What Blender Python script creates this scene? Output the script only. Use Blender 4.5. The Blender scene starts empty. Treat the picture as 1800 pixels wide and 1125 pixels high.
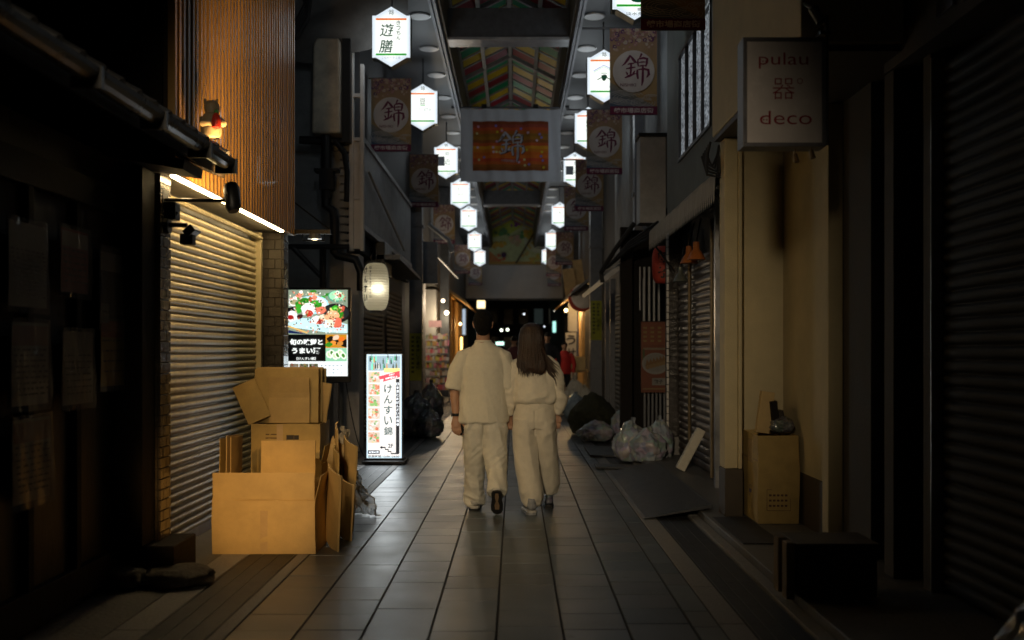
import bpy, bmesh, math, random
from mathutils import Vector, Matrix, noise
R = math.radians
random.seed(7)
SC = bpy.context.scene
COL = SC.collection

# ------------------------------------------------------------------ camera
cd = bpy.data.cameras.new("camera"); cam = bpy.data.objects.new("camera", cd); COL.objects.link(cam)
cam.location = (0, 0, 1.4); cam.rotation_euler = (R(90), 0, 0)
cd.sensor_width = 36; cd.lens = 36; cd.shift_x = -5/1800; cd.shift_y = 52.5/1800
cd.clip_start = 0.05; cd.clip_end = 400
cd.dof.use_dof = True; cd.dof.focus_distance = 8.85; cd.dof.aperture_fstop = 1.6
SC.camera = cam
# ------------------------------------------------------------------ night sky
W = bpy.data.worlds.new("World"); SC.world = W; W.use_nodes = True
wn = W.node_tree; bg = wn.nodes["Background"]
sky = wn.nodes.new("ShaderNodeTexSky"); sky.sky_type = 'NISHITA'; sky.sun_disc = False
sky.sun_elevation = R(-4); sky.sun_rotation = R(200)
wn.links.new(sky.outputs[0], bg.inputs[0]); bg.inputs[1].default_value = 0.05
SC.view_settings.view_transform = 'Standard'; SC.view_settings.look = 'None'
SC.view_settings.exposure = 0.0; SC.view_settings.gamma = 1.0
SC.cycles.use_denoising = True
SC.cycles.max_bounces = 6; SC.cycles.diffuse_bounces = 3; SC.cycles.glossy_bounces = 3
SC.cycles.sample_clamp_indirect = 3.0
SC.cycles.caustics_reflective = False; SC.cycles.caustics_refractive = False

# ------------------------------------------------------------------ helpers
def mat(name, col, rough=.6, metal=0.0, var=.25, scale=5.0, bump=.15, bscale=60.0, spec=.5, stretch=None, coat=0.0, rvar=.15, sheen=0.0):
    m = bpy.data.materials.new(name); m.use_nodes = True
    nt = m.node_tree; b = nt.nodes["Principled BSDF"]
    tc = nt.nodes.new("ShaderNodeTexCoord"); mp = nt.nodes.new("ShaderNodeMapping")
    nt.links.new(tc.outputs["Object"], mp.inputs[0])
    if stretch: mp.inputs["Scale"].default_value = stretch
    n = nt.nodes.new("ShaderNodeTexNoise"); n.inputs["Scale"].default_value = scale
    n.inputs["Detail"].default_value = 6; n.inputs["Roughness"].default_value = .65
    nt.links.new(mp.outputs[0], n.inputs[0])
    r = nt.nodes.new("ShaderNodeValToRGB")
    r.color_ramp.elements[0].position = .3; r.color_ramp.elements[1].position = .72
    r.color_ramp.elements[0].color = [max(0, c*(1-var)) for c in col]+[1]
    r.color_ramp.elements[1].color = [min(1, c*(1+var)) for c in col]+[1]
    nt.links.new(n.outputs["Fac"], r.inputs[0]); nt.links.new(r.outputs[0], b.inputs["Base Color"])
    mr = nt.nodes.new("ShaderNodeMapRange"); mr.inputs["To Min"].default_value = max(.03, rough-rvar); mr.inputs["To Max"].default_value = min(1, rough+rvar)
    nt.links.new(n.outputs["Fac"], mr.inputs[0]); nt.links.new(mr.outputs[0], b.inputs["Roughness"])
    b.inputs["Metallic"].default_value = metal; b.inputs["Specular IOR Level"].default_value = spec
    b.inputs["Coat Weight"].default_value = coat
    if sheen: b.inputs["Sheen Weight"].default_value = sheen
    if bump:
        n2 = nt.nodes.new("ShaderNodeTexNoise"); n2.inputs["Scale"].default_value = bscale; n2.inputs["Detail"].default_value = 4
        nt.links.new(mp.outputs[0], n2.inputs[0])
        bp = nt.nodes.new("ShaderNodeBump"); bp.inputs["Strength"].default_value = bump; bp.inputs["Distance"].default_value = .02
        nt.links.new(n2.outputs["Fac"], bp.inputs["Height"]); nt.links.new(bp.outputs[0], b.inputs["Normal"])
    return m
def emit(name, col, s):
    m = bpy.data.materials.new(name); m.use_nodes = True; nt = m.node_tree
    b = nt.nodes["Principled BSDF"]; b.inputs["Base Color"].default_value = (.02, .02, .02, 1)
    b.inputs["Emission Color"].default_value = list(col)+[1]; b.inputs["Emission Strength"].default_value = s
    return m
def printmat(name, emissive, rough=.5, k=1.0, var=.0):
    m = bpy.data.materials.new(name); m.use_nodes = True; nt = m.node_tree
    b = nt.nodes["Principled BSDF"]; a = nt.nodes.new("ShaderNodeAttribute"); a.attribute_name = "Col"
    b.inputs["Roughness"].default_value = rough
    if emissive:
        b.inputs["Base Color"].default_value = (.03, .03, .03, 1)
        nt.links.new(a.outputs["Color"], b.inputs["Emission Color"]); b.inputs["Emission Strength"].default_value = k
    else:
        tc = nt.nodes.new("ShaderNodeTexCoord"); n = nt.nodes.new("ShaderNodeTexNoise"); n.inputs["Scale"].default_value = 7
        nt.links.new(tc.outputs["Object"], n.inputs[0])
        mx = nt.nodes.new("ShaderNodeMix"); mx.data_type = 'RGBA'; mx.blend_type = 'MULTIPLY'; mx.inputs[0].default_value = .4
        nt.links.new(a.outputs["Color"], mx.inputs[6]); nt.links.new(n.outputs["Fac"], mx.inputs[7]); nt.links.new(mx.outputs[2], b.inputs["Base Color"])
    return m

ORG = {}
def prop(o, label=None, cat=None, group=None, kind=None):
    if label: o["label"] = label
    if cat: o["category"] = cat
    if group: o["group"] = group
    if kind: o["kind"] = kind
    return o
def thing(name, loc, label, cat, group=None):
    o = bpy.data.objects.new(name, None); COL.objects.link(o); o.location = loc
    o.empty_display_size = .1; ORG[o.name] = Vector(loc)
    return prop(o, label, cat, group)
def link_mesh(name, me, m, parent=None, loc=None):
    o = bpy.data.objects.new(name, me); COL.objects.link(o)
    if m is not None and len(me.materials) == 0: me.materials.append(m)
    if parent is not None:
        og = ORG[parent.name]; me.transform(Matrix.Translation(-og)); o.parent = parent; ORG[o.name] = og
    elif loc is not None:
        me.transform(Matrix.Translation(-Vector(loc))); o.location = loc; ORG[o.name] = Vector(loc)
    else: ORG[o.name] = Vector((0, 0, 0))
    return o
class MB:
    def __init__(s): s.v = []; s.f = []
    def add(s, vs, fs):
        k = len(s.v); s.v += [tuple(p) for p in vs]; s.f += [[i+k for i in f] for f in fs]; return s
    def box(s, x0, x1, y0, y1, z0, z1, rot=None, piv=None):
        vs = [Vector((x, y, z)) for z in (z0, z1) for y in (y0, y1) for x in (x0, x1)]
        if rot is not None:
            c = Vector(piv) if piv else Vector(((x0+x1)/2, (y0+y1)/2, (z0+z1)/2))
            vs = [c + rot @ (p-c) for p in vs]
        return s.add(vs, [(0,2,3,1),(4,5,7,6),(0,1,5,4),(2,6,7,3),(0,4,6,2),(1,3,7,5)])
    def tube(s, pts, r, n=10, cap=True):
        pts = [Vector(p) for p in pts]; rs = r if isinstance(r, (list, tuple)) else [r]*len(pts)
        vs = []; fs = []; up = None
        for i, p in enumerate(pts):
            t = (pts[min(i+1, len(pts)-1)]-pts[max(i-1, 0)]).normalized()
            if up is None: up = Vector((0,0,1)) if abs(t.z) < .9 else Vector((1,0,0))
            a = t.cross(up).normalized(); b = a.cross(t).normalized(); up = b
            for k in range(n):
                q = 2*math.pi*k/n; vs.append(p + rs[i]*(math.cos(q)*a+math.sin(q)*b))
        for i in range(len(pts)-1):
            for k in range(n): fs.append((i*n+k, i*n+(k+1)%n, (i+1)*n+(k+1)%n, (i+1)*n+k))
        if cap: fs.append(tuple(range(n))[::-1]); fs.append(tuple(range((len(pts)-1)*n, len(pts)*n)))
        return s.add(vs, fs)
    def lathe(s, prof, c, n=24, axis='z'):
        vs = []; fs = []
        for (r, h) in prof:
            for k in range(n):
                q = 2*math.pi*k/n
                d = (r*math.cos(q), r*math.sin(q), h) if axis == 'z' else (r*math.cos(q), h, r*math.sin(q)) if axis == 'y' else (h, r*math.cos(q), r*math.sin(q))
                vs.append((c[0]+d[0], c[1]+d[1], c[2]+d[2]))
        for i in range(len(prof)-1):
            for k in range(n): fs.append((i*n+k, i*n+(k+1)%n, (i+1)*n+(k+1)%n, (i+1)*n+k))
        fs.append(tuple(range(n))[::-1]); fs.append(tuple(range((len(prof)-1)*n, len(prof)*n)))
        return s.add(vs, fs)
    def prism(s, poly, d0, d1, plane='xz'):
        """poly of (u,v); plane xz extrudes along y, yz along x, xy along z"""
        f = {'xz': lambda u, v, d: (u, d, v), 'yz': lambda u, v, d: (d, u, v), 'xy': lambda u, v, d: (u, v, d)}[plane]
        n = len(poly); vs = [f(u, v, d0) for u, v in poly]+[f(u, v, d1) for u, v in poly]
        fs = [tuple(range(n)), tuple(range(n, 2*n))[::-1]]+[(i, n+i, n+(i+1) % n, (i+1) % n) for i in range(n)]
        return s.add(vs, fs)
    def quad(s, a, b, c, d): return s.add([a, b, c, d], [(0, 1, 2, 3)])
    def mesh(s, name, smooth=False, recalc=True):
        me = bpy.data.meshes.new(name); me.from_pydata(s.v, [], s.f)
        if recalc:
            bm = bmesh.new(); bm.from_mesh(me); bmesh.ops.recalc_face_normals(bm, faces=bm.faces); bm.to_mesh(me); bm.free()
        if smooth: me.polygons.foreach_set("use_smooth", [True]*len(me.polygons))
        me.update(); return me
    def build(s, name, m, parent=None, loc=None, smooth=False, bevel=0.0, recalc=True):
        o = link_mesh(name, s.mesh(name, smooth, recalc), m, parent, loc)
        if bevel:
            b = o.modifiers.new("bevel", 'BEVEL'); b.width = bevel; b.segments = 2; b.limit_method = 'ANGLE'; b.angle_limit = R(40)
        if smooth:
            try: o.data.set_sharp_from_angle(angle=R(38))
            except Exception: pass
        return o
def kids(o): return [c for c in bpy.data.objects if c.parent is o]
def copy_tree(o, parent=None):
    c = o.copy(); COL.objects.link(c)
    if parent is not None: c.parent = parent
    ORG[c.name] = ORG.get(o.name, Vector((0, 0, 0)))
    for ch in kids(o): copy_tree(ch, c)
    return c

# ------------------------------------------------------------------ flat printed pictures and lettering
_TX = {}
def text_geo(s, bold=0.0):
    k = (s, bold)
    if k in _TX: return _TX[k]
    cu = bpy.data.curves.new("t", 'FONT'); cu.body = s; cu.size = 1; cu.resolution_u = 3; cu.offset = bold
    ob = bpy.data.objects.new("t", cu); COL.objects.link(ob)
    dg = bpy.context.evaluated_depsgraph_get(); me = bpy.data.meshes.new_from_object(ob.evaluated_get(dg))
    vs = [(v.co.x, v.co.y) for v in me.vertices]; fs = [tuple(p.vertices) for p in me.polygons]
    bpy.data.objects.remove(ob); bpy.data.curves.remove(cu); bpy.data.meshes.remove(me)
    if vs:
        x0 = min(v[0] for v in vs); x1 = max(v[0] for v in vs); y0 = min(v[1] for v in vs); y1 = max(v[1] for v in vs)
    else: x0 = x1 = y0 = y1 = 0
    _TX[k] = (vs, fs, x0, x1, y0, y1); return _TX[k]
NISHIKI = [[(.30,.98,.03),(.22,.84,.05),(.10,.68,.03),(.0,.6,.008)], [(.29,.97,.02),(.38,.86,.045),(.47,.74,.05),(.52,.70,.01)],
    [(.20,.66,.015),(.3,.68,.035),(.44,.70,.02)], [(.14,.50,.015),(.30,.53,.035),(.48,.56,.02)], [(.33,.68,.03),(.32,.45,.035),(.30,.24,.03)],
    [(.14,.40,.012),(.19,.33,.038),(.2,.27,.01)], [(.46,.44,.012),(.42,.36,.036),(.37,.31,.01)], [(.10,.18,.015),(.26,.25,.045),(.50,.34,.012)],
    [(.70,1.04,.035),(.66,.94,.03),(.61,.86,.01)], [(.57,.84,.02),(.56,.72,.035),(.58,.58,.02)], [(.57,.84,.02),(.76,.88,.04),(.89,.85,.05),(.88,.70,.04),(.84,.57,.02)],
    [(.60,.72,.015),(.72,.74,.03),(.84,.74,.015)], [(.58,.59,.015),(.72,.61,.03),(.86,.61,.015)], [(.55,.47,.03),(.54,.32,.045),(.57,.14,.03)],
    [(.55,.46,.015),(.76,.50,.035),(.93,.46,.05),(.95,.30,.05),(.87,.19,.015)], [(.74,.62,.03),(.74,.35,.04),(.73,.08,.045),(.70,-.10,.015)]]
class Pic:
    """flat print on a plane: u to the right, v up, seen from -Y; each layer lies a hair above the last"""
    def __init__(s, step=.00025): s.v = []; s.f = []; s.c = []; s.d = 0.0; s.step = step
    def raw(s, pts, fs, col):
        k = len(s.v); s.d += s.step
        s.v += [(p[0], -s.d, p[1]) for p in pts]; s.f += [tuple(i+k for i in f) for f in fs]; s.c += [col]*len(fs); return s
    def poly(s, pts, col): return s.raw(pts, [tuple(range(len(pts)))], col)
    def rect(s, u0, v0, u1, v1, col): return s.poly([(u0,v0),(u1,v0),(u1,v1),(u0,v1)], col)
    def ell(s, u, v, a, b, col, n=20, ang=0, jit=0.0):
        P = []
        for k in range(n):
            q = 2*math.pi*k/n; j = 1+random.uniform(-jit, jit); x = a*math.cos(q)*j; y = b*math.sin(q)*j
            P.append((u+x*math.cos(ang)-y*math.sin(ang), v+x*math.sin(ang)+y*math.cos(ang)))
        return s.poly(P, col)
    def text(s, t, u, v, h, col, bold=0.0, w=None, ang=0, shear=0):
        vs, fs, x0, x1, y0, y1 = text_geo(t, bold)
        if not vs or x1 == x0: return s
        kv = h/max(1e-6, y1-y0); ku = kv if w is None else w/(x1-x0); ca, sa = math.cos(ang), math.sin(ang); P = []
        for (x, y) in vs:
            a = (x-(x0+x1)/2)*ku+shear*(y-(y0+y1)/2)*kv; b = (y-(y0+y1)/2)*kv; P.append((u+a*ca-b*sa, v+a*sa+b*ca))
        return s.raw(P, fs, col)
    def vtext(s, t, u, v, h, col, bold=0.0, gap=1.15):
        for i, ch in enumerate(t): s.text(ch, u, v-i*h*gap, h*.9, col, bold, w=h*.9 if ch not in "いうけ" else h*.85)
        return s
    def brush(s, strokes, u, v, h, col):
        for st in strokes:
            P = []
            pts = [(x, y, w) for x, y, w in st]; L = []; Rr = []
            for i in range(len(pts)):
                a = pts[max(0, i-1)]; b = pts[min(len(pts)-1, i+1)]; dx, dy = b[0]-a[0], b[1]-a[1]; l = math.hypot(dx, dy) or 1
                nx, ny = -dy/l, dx/l; x, y, w = pts[i]
                L.append((u+(x-.5+nx*w)*h, v+(y-.5+ny*w)*h)); Rr.append((u+(x-.5-nx*w)*h, v+(y-.5-ny*w)*h))
            n = len(pts); s.raw(L+Rr, [(i, i+1, n+i+1, n+i) for i in range(n-1)], col)
        return s
    def line(s, pts, w, col):
        L = []; Rr = []
        for i in range(len(pts)):
            a = pts[max(0, i-1)]; b = pts[min(len(pts)-1, i+1)]; dx, dy = b[0]-a[0], b[1]-a[1]; l = math.hypot(dx, dy) or 1
            L.append((pts[i][0]-dy/l*w/2, pts[i][1]+dx/l*w/2)); Rr.append((pts[i][0]+dy/l*w/2, pts[i][1]-dx/l*w/2))
        n = len(pts); return s.raw(L+Rr, [(i, i+1, n+i+1, n+i) for i in range(n-1)], col)
    def grid(s, u0, v0, u1, v1, col, nu=40, nv=2):
        P = [(u0+(u1-u0)*i/nu, v0+(v1-v0)*j/nv) for j in range(nv+1) for i in range(nu+1)]; w = nu+1
        return s.raw(P, [(j*w+i, j*w+i+1, (j+1)*w+i+1, (j+1)*w+i) for j in range(nv) for i in range(nu)], col)
    def mesh(s, name, M=None):
        me = bpy.data.meshes.new(name); me.from_pydata(s.v, [], s.f)
        at = me.color_attributes.new("Col", 'FLOAT_COLOR', 'CORNER'); i = 0; buf = []
        for p, c in zip(me.polygons, s.c): buf += (list(c)+[1])*p.loop_total
        at.data.foreach_set("color", buf)
        bm = bmesh.new(); bm.from_mesh(me)
        for f in bm.faces:
            f.normal_update()
            if f.normal.y > 0: f.normal_flip()
        bm.to_mesh(me); bm.free()
        if M is not None: me.transform(M)
        return me
    def build(s, name, m, parent, origin, rotz=0):
        """origin: world point of (u=0, v=0)"""
        return link_mesh(name, s.mesh(name, Matrix.Translation(origin) @ Matrix.Rotation(rotz, 4, 'Z')), m, parent)
def sr(r, g, b, k=1.0):
    f = lambda c: ((c/255+.055)/1.055)**2.4 if c > 10 else c/255/12.92
    return (f(r)*k, f(g)*k, f(b)*k)
def hsh(*a): return noise.noise(Vector((a+(0, 0, 0))[:3]))

P_EMIT = printmat("backlit_print", True)
P_INK = printmat("printed_ink", False, .6)
P_CLOTH = printmat("printed_cloth", False, .9)
M = {}
M['paving'] = None
M['asphalt'] = mat("asphalt", (.05, .05, .055), .7)
M['joint'] = mat("joint_mortar", (.045, .042, .042), .9, bump=.3)
M['granite'] = mat("granite_kerb", (.22, .21, .20), .6, scale=60, var=.35, bump=.3, bscale=120)
M['grate'] = mat("drain_metal", (.10, .10, .10), .45, .6, scale=12)
M['blackwood'] = mat("charred_wood", (.010, .007, .005), .7, spec=.2, stretch=(1, 8, .6), scale=6, var=.5, bump=.4, bscale=20)
M['darkwood'] = mat("dark_brown_wood", (.020, .012, .007), .55, stretch=(4, 4, .4), scale=8, var=.4, bump=.3, bscale=30)
M['rooftile'] = mat("grey_roof_tile", (.028, .029, .032), .5, var=.3, bump=.25)
M['blackmetal'] = mat("black_painted_metal", (.015, .015, .016), .4, .3, bump=.05)
M['steel'] = mat("grey_painted_steel", (.12, .125, .14), .42, .3, var=.2, scale=9)
M['alu'] = mat("aluminium", (.5, .5, .52), .35, .9, bump=.05)
M['slat'] = mat("amber_timber_slat", (.46, .265, .08), .38, var=.22, scale=3, stretch=(1, 9, .25), bump=.0, coat=.2)
M['board'] = mat("dark_backing_board", (.03, .018, .010), .8)
M['shutter'] = mat("cream_steel_shutter", (.47, .42, .27), .42, .2, var=.22, scale=5, bump=.06, stretch=(1, 3, .35))
M['shutter_dark'] = mat("grey_steel_shutter", (.022, .021, .019), .6, .0, spec=.25, var=.5, scale=4, bump=.08)
M['shutter_rust'] = mat("worn_brown_shutter", (.075, .06, .057), .45, .2, var=.8, scale=3.2, bump=.25, bscale=22, stretch=(1, .6, 2.2))
M['tile'] = mat("glazed_brown_tile", (.085, .065, .045), .25, var=.3, scale=7, bump=.1, coat=.4)
M['greytile'] = mat("dark_grey_tile", (.04, .037, .034), .3, var=.3, scale=7, coat=.3)
M['blacktile'] = mat("glazed_black_brick", (.035, .03, .028), .2, var=.5, scale=9, bump=.12, coat=.5)
M['grout'] = mat("grout", (.06, .055, .05), .9)
M['plaster'] = mat("grey_plaster", (.30, .31, .32), .8, var=.3, scale=2.2, bump=.25, bscale=35)
M['whiteplaster'] = mat("offwhite_plaster", (.66, .63, .61), .8, var=.18, scale=2.0, bump=.15, bscale=40)
M['cream'] = mat("cream_render", (.54, .455, .275), .75, var=.12, scale=2.4, bump=.2, bscale=90)
M['green'] = mat("grey_green_render", (.115, .13, .125), .75, var=.3, scale=2.5, bump=.3, bscale=60)
M['skirt'] = mat("brown_skirting", (.06, .045, .03), .6)
M['soffit'] = mat("dark_soffit_panel", (.075, .08, .092), .5, .0, spec=.35, var=.15, scale=1.2, bump=.0, rvar=.08)
M['endwall'] = mat("pale_end_wall", (.72, .72, .73), .8, var=.12, scale=.7)
M['card'] = mat("brown_cardboard", (.48, .325, .125), .75, var=.12, scale=7, bump=.08, bscale=90)
M['card2'] = mat("pale_cardboard", (.53, .375, .17), .78, var=.12, scale=6, bump=.08, bscale=90)
M['card3'] = mat("tan_cardboard", (.41, .285, .10), .75, var=.15, scale=8, bump=.08, bscale=90)
M['tape'] = mat("packing_tape", (.52, .37, .2), .2, var=.1, coat=.5)
M['plastic'] = mat("clear_plastic_bag", (.36, .38, .42), .22, var=.3, scale=6, bump=.7, bscale=16, coat=.6)
def bagmat(m, k):
    nt = m.node_tree; b = nt.nodes['Principled BSDF']; tc = nt.nodes.new('ShaderNodeTexCoord'); v = nt.nodes.new('ShaderNodeTexVoronoi'); v.inputs['Scale'].default_value = 11
    nt.links.new(tc.outputs['Object'], v.inputs[0]); mx = nt.nodes.new('ShaderNodeMix'); mx.data_type = 'RGBA'; mx.blend_type = 'OVERLAY'; mx.inputs[0].default_value = k
    src = b.inputs['Base Color'].links[0].from_socket; nt.links.new(src, mx.inputs[6]); nt.links.new(v.outputs['Color'], mx.inputs[7]); nt.links.new(mx.outputs[2], b.inputs['Base Color']); return m
bagmat(M['plastic'], .16)
M['darkbag'] = mat("cloudy_plastic_bag", (.13, .135, .15), .25, var=.4, scale=6, bump=.6, bscale=14, coat=.5)
bagmat(M['darkbag'], .16)
M['net'] = mat("olive_crow_net", (.04, .042, .018), .9, var=.4, scale=30, bump=1, bscale=90)
M['foam'] = mat("polystyrene", (.6, .56, .47), .8, var=.1, scale=20, bump=.2, bscale=150)
M['rubber'] = mat("black_rubber", (.02, .02, .022), .6, bump=.1)
M['mat'] = mat("ribbed_rubber_ramp", (.045, .048, .055), .45, var=.35, scale=5, bump=.2, bscale=50)
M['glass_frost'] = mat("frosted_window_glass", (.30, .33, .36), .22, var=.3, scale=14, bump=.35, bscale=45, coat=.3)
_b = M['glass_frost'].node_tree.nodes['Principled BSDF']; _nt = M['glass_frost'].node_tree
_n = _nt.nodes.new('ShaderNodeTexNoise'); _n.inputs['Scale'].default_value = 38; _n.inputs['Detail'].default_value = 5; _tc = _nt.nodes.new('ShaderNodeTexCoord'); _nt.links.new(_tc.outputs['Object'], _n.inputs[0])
_mr = _nt.nodes.new('ShaderNodeMapRange'); _mr.inputs[1].default_value = .42; _mr.inputs[2].default_value = .6; _mr.inputs[3].default_value = .02; _mr.inputs[4].default_value = .34; _nt.links.new(_n.outputs['Fac'], _mr.inputs[0]); _nt.links.new(_mr.outputs[0], _b.inputs['Emission Strength']); _b.inputs['Emission Color'].default_value = (.80, .9, 1, 1)   # reflected sign light on the panes, put in as faint speckled emission
M['winframe'] = mat("bronze_window_frame", (.05, .05, .052), .4, .5)
M['awning'] = mat("faded_striped_awning", (.33, .30, .26), .8, var=.35, scale=9, stretch=(.5, 6, .5), bump=.2)
M['paper'] = mat("paper", (.32, .31, .28), .6, var=.2)
M['redcloth'] = mat("red_paper_lantern", (.42, .05, .03), .6, var=.25)
M['orange'] = mat("orange_lampshade", (.45, .14, .03), .5)
M['brass'] = mat("aged_brass", (.3, .2, .08), .35, .8)
M['stone'] = mat("rough_stone", (.075, .065, .05), .85, var=.35, scale=14, bump=.7, bscale=30)
M['whitepaint'] = mat("white_painted_steel", (.40, .40, .41), .5, .1, var=.2, scale=5)
M['cream_tee'] = mat("cream_jersey", (.74, .69, .56), .95, var=.05, scale=30, bump=.25, bscale=260, spec=.2, sheen=.2)
M['cream_sweat'] = mat("cream_sweatshirt", (.78, .71, .57), .95, var=.05, scale=30, bump=.3, bscale=220, spec=.2, sheen=.2)
M['cream_trs'] = mat("cream_cotton_trousers", (.73, .69, .58), .9, var=.06, scale=24, bump=.2, bscale=240, spec=.2)
M['cream_jog'] = mat("cream_jogging_fabric", (.74, .67, .54), .95, var=.05, scale=26, bump=.3, bscale=220, spec=.2, sheen=.2)
M['skin'] = mat("skin", (.42, .23, .14), .5, var=.12, scale=12, bump=.06, bscale=200)
M['hair_black'] = mat("short_black_hair", (.007, .006, .005), .6, spec=.15, var=.5, scale=60, bump=.8, bscale=160, stretch=(1, 1, .3))
M['hair_brown'] = mat("long_brown_hair", (.034, .016, .008), .36, var=.6, scale=26, bump=.6, bscale=70, stretch=(3.5, 3.5, .16))
M['shoe_white'] = mat("white_leather", (.5, .48, .44), .5, var=.15)
M['shoe_grey'] = mat("grey_mesh_shoe", (.30, .31, .33), .6, var=.3, scale=30)
M['sole_black'] = mat("black_rubber_sole", (.018, .017, .016), .6, var=.3, bump=.5, bscale=70)
M['gum'] = mat("gum_rubber", (.34, .22, .12), .6)
# ================================================================== SETTING: ground
MB().box(-40, 40, -6, 150, -.3, -.03).build("ground", M['asphalt'], None); prop(bpy.data.objects["ground"], kind="structure")
def struct(o): return prop(o, kind="structure")
def paving_material():
    m = bpy.data.materials.new("granite_paving"); m.use_nodes = True; nt = m.node_tree; b = nt.nodes["Principled BSDF"]
    a = nt.nodes.new("ShaderNodeAttribute"); a.attribute_name = "Col"
    tc = nt.nodes.new("ShaderNodeTexCoord")
    n = nt.nodes.new("ShaderNodeTexNoise"); n.inputs["Scale"].default_value = 2.2; n.inputs["Detail"].default_value = 8; n.inputs["Roughness"].default_value = .7
    n2 = nt.nodes.new("ShaderNodeTexNoise"); n2.inputs["Scale"].default_value = 130; n2.inputs["Detail"].default_value = 3
    for q in (n, n2): nt.links.new(tc.outputs["Object"], q.inputs[0])
    r = nt.nodes.new("ShaderNodeMapRange"); r.inputs["To Min"].default_value = .55; r.inputs["To Max"].default_value = 1.3
    r2 = nt.nodes.new("ShaderNodeMapRange"); r2.inputs["To Min"].default_value = .6; r2.inputs["To Max"].default_value = 1.4
    nt.links.new(n.outputs["Fac"], r.inputs[0]); nt.links.new(n2.outputs["Fac"], r2.inputs[0])
    mu = nt.nodes.new("ShaderNodeMath"); mu.operation = 'MULTIPLY'; nt.links.new(r.outputs[0], mu.inputs[0]); nt.links.new(r2.outputs[0], mu.inputs[1])
    vo = nt.nodes.new("ShaderNodeTexVoronoi"); vo.inputs["Scale"].default_value = 3.1; nt.links.new(tc.outputs["Object"], vo.inputs[0])
    n3 = nt.nodes.new("ShaderNodeTexNoise"); n3.inputs["Scale"].default_value = .9; n3.inputs["Detail"].default_value = 5; nt.links.new(tc.outputs["Object"], n3.inputs[0])
    gs = nt.nodes.new("ShaderNodeMapRange"); gs.inputs[1].default_value = .05; gs.inputs[2].default_value = .075; gs.inputs[3].default_value = .55; gs.inputs[4].default_value = 1.0; nt.links.new(vo.outputs["Distance"], gs.inputs[0])
    st = nt.nodes.new("ShaderNodeMapRange"); st.inputs[1].default_value = .35; st.inputs[2].default_value = .6; st.inputs[3].default_value = .6; st.inputs[4].default_value = 1.1; nt.links.new(n3.outputs["Fac"], st.inputs[0])
    m3 = nt.nodes.new("ShaderNodeMath"); m3.operation = 'MULTIPLY'; nt.links.new(gs.outputs[0], m3.inputs[0]); nt.links.new(st.outputs[0], m3.inputs[1])
    m4 = nt.nodes.new("ShaderNodeMath"); m4.operation = 'MULTIPLY'; nt.links.new(mu.outputs[0], m4.inputs[0]); nt.links.new(m3.outputs[0], m4.inputs[1]); mu = m4
    vm = nt.nodes.new("ShaderNodeVectorMath"); vm.operation = 'SCALE'; nt.links.new(a.outputs["Color"], vm.inputs[0]); nt.links.new(mu.outputs[0], vm.inputs["Scale"])
    nt.links.new(vm.outputs[0], b.inputs["Base Color"])
    rr = nt.nodes.new("ShaderNodeMapRange"); rr.inputs["To Min"].default_value = .24; rr.inputs["To Max"].default_value = .55
    nt.links.new(n.outputs["Fac"], rr.inputs[0]); nt.links.new(rr.outputs[0], b.inputs["Roughness"])
    bp = nt.nodes.new("ShaderNodeBump"); bp.inputs["Strength"].default_value = .25; bp.inputs["Distance"].default_value = .004
    nt.links.new(n2.outputs["Fac"], bp.inputs["Height"]); nt.links.new(bp.outputs[0], b.inputs["Normal"])
    return m
M['paving'] = paving_material()
rnd = random.Random(3)
TX = [-1.406+.329*k for k in range(8)]+[1.04]
def paving():
    vs = []; fs = []; cs = []
    for i in range(len(TX)-1):
        x0, x1 = TX[i]+.0045, TX[i+1]-.0045; y = 1.0+rnd.random()*.3
        while y < 62:
            L = .31 if rnd.random() < .8 else .62
            L *= rnd.uniform(.97, 1.03)
            ya, yb = y+.0018, y+L-.0018; k = len(vs); t = rnd.uniform(-.0012, .0012); t2 = rnd.uniform(-.0012, .0012); e = .003
            vs += [(x0, ya, -.012), (x1, ya, -.012), (x1, yb, -.012), (x0, yb, -.012),
                   (x0+e, ya+e, t), (x1-e, ya+e, t2), (x1-e, yb-e, t2), (x0+e, yb-e, t)]
            fs += [(k+4, k+5, k+6, k+7), (k, k+1, k+5, k+4), (k+1, k+2, k+6, k+5), (k+2, k+3, k+7, k+6), (k+3, k, k+4, k+7)]
            g = rnd.uniform(.085, .135); w = rnd.uniform(-.024, -.004)
            cs += [(g+w, g, g-w*.6)]*5; y += L
    me = bpy.data.meshes.new("street_paving"); me.from_pydata(vs, [], fs)
    at = me.color_attributes.new("Col", 'FLOAT_COLOR', 'CORNER'); buf = []
    for p, c in zip(me.polygons, cs): buf += (list(c)+[1])*p.loop_total
    at.data.foreach_set("color", buf)
    struct(link_mesh("street_paving", me, M['paving']))
paving()
struct(MB().box(-3.4, 3.4, -4, 62, -.029, -.008).build("paving_bed", M['joint']))
def rail_drain(x0, x1, name):
    fr = MB(); y = -1.0
    fr.box(x0, x1, -2, 62, -.004, .001)
    d = struct(fr.build(name, mat(name+"_iron", (.017, .017, .018), .6, .0, var=.35, scale=6, bump=.15)))
    tr = MB(); w = x1-x0
    for f in (.02, .3, .62, .96): tr.box(x0+w*f, x0+w*f+.004, -2, 62, .002, .005)
    t = struct(tr.build("drain_rail", M['grate']))
    sm = MB()
    for y in (6.15, 10.4, 14.6, 19): sm.box(x0, x1, y, y+.03, .0012, .0018)
    struct(sm.build("drain_seam", M['rubber']))
rail_drain(-1.815, -1.49, "drain_cover"); rail_drain(1.18, 1.45, "drain_channel")
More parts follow.
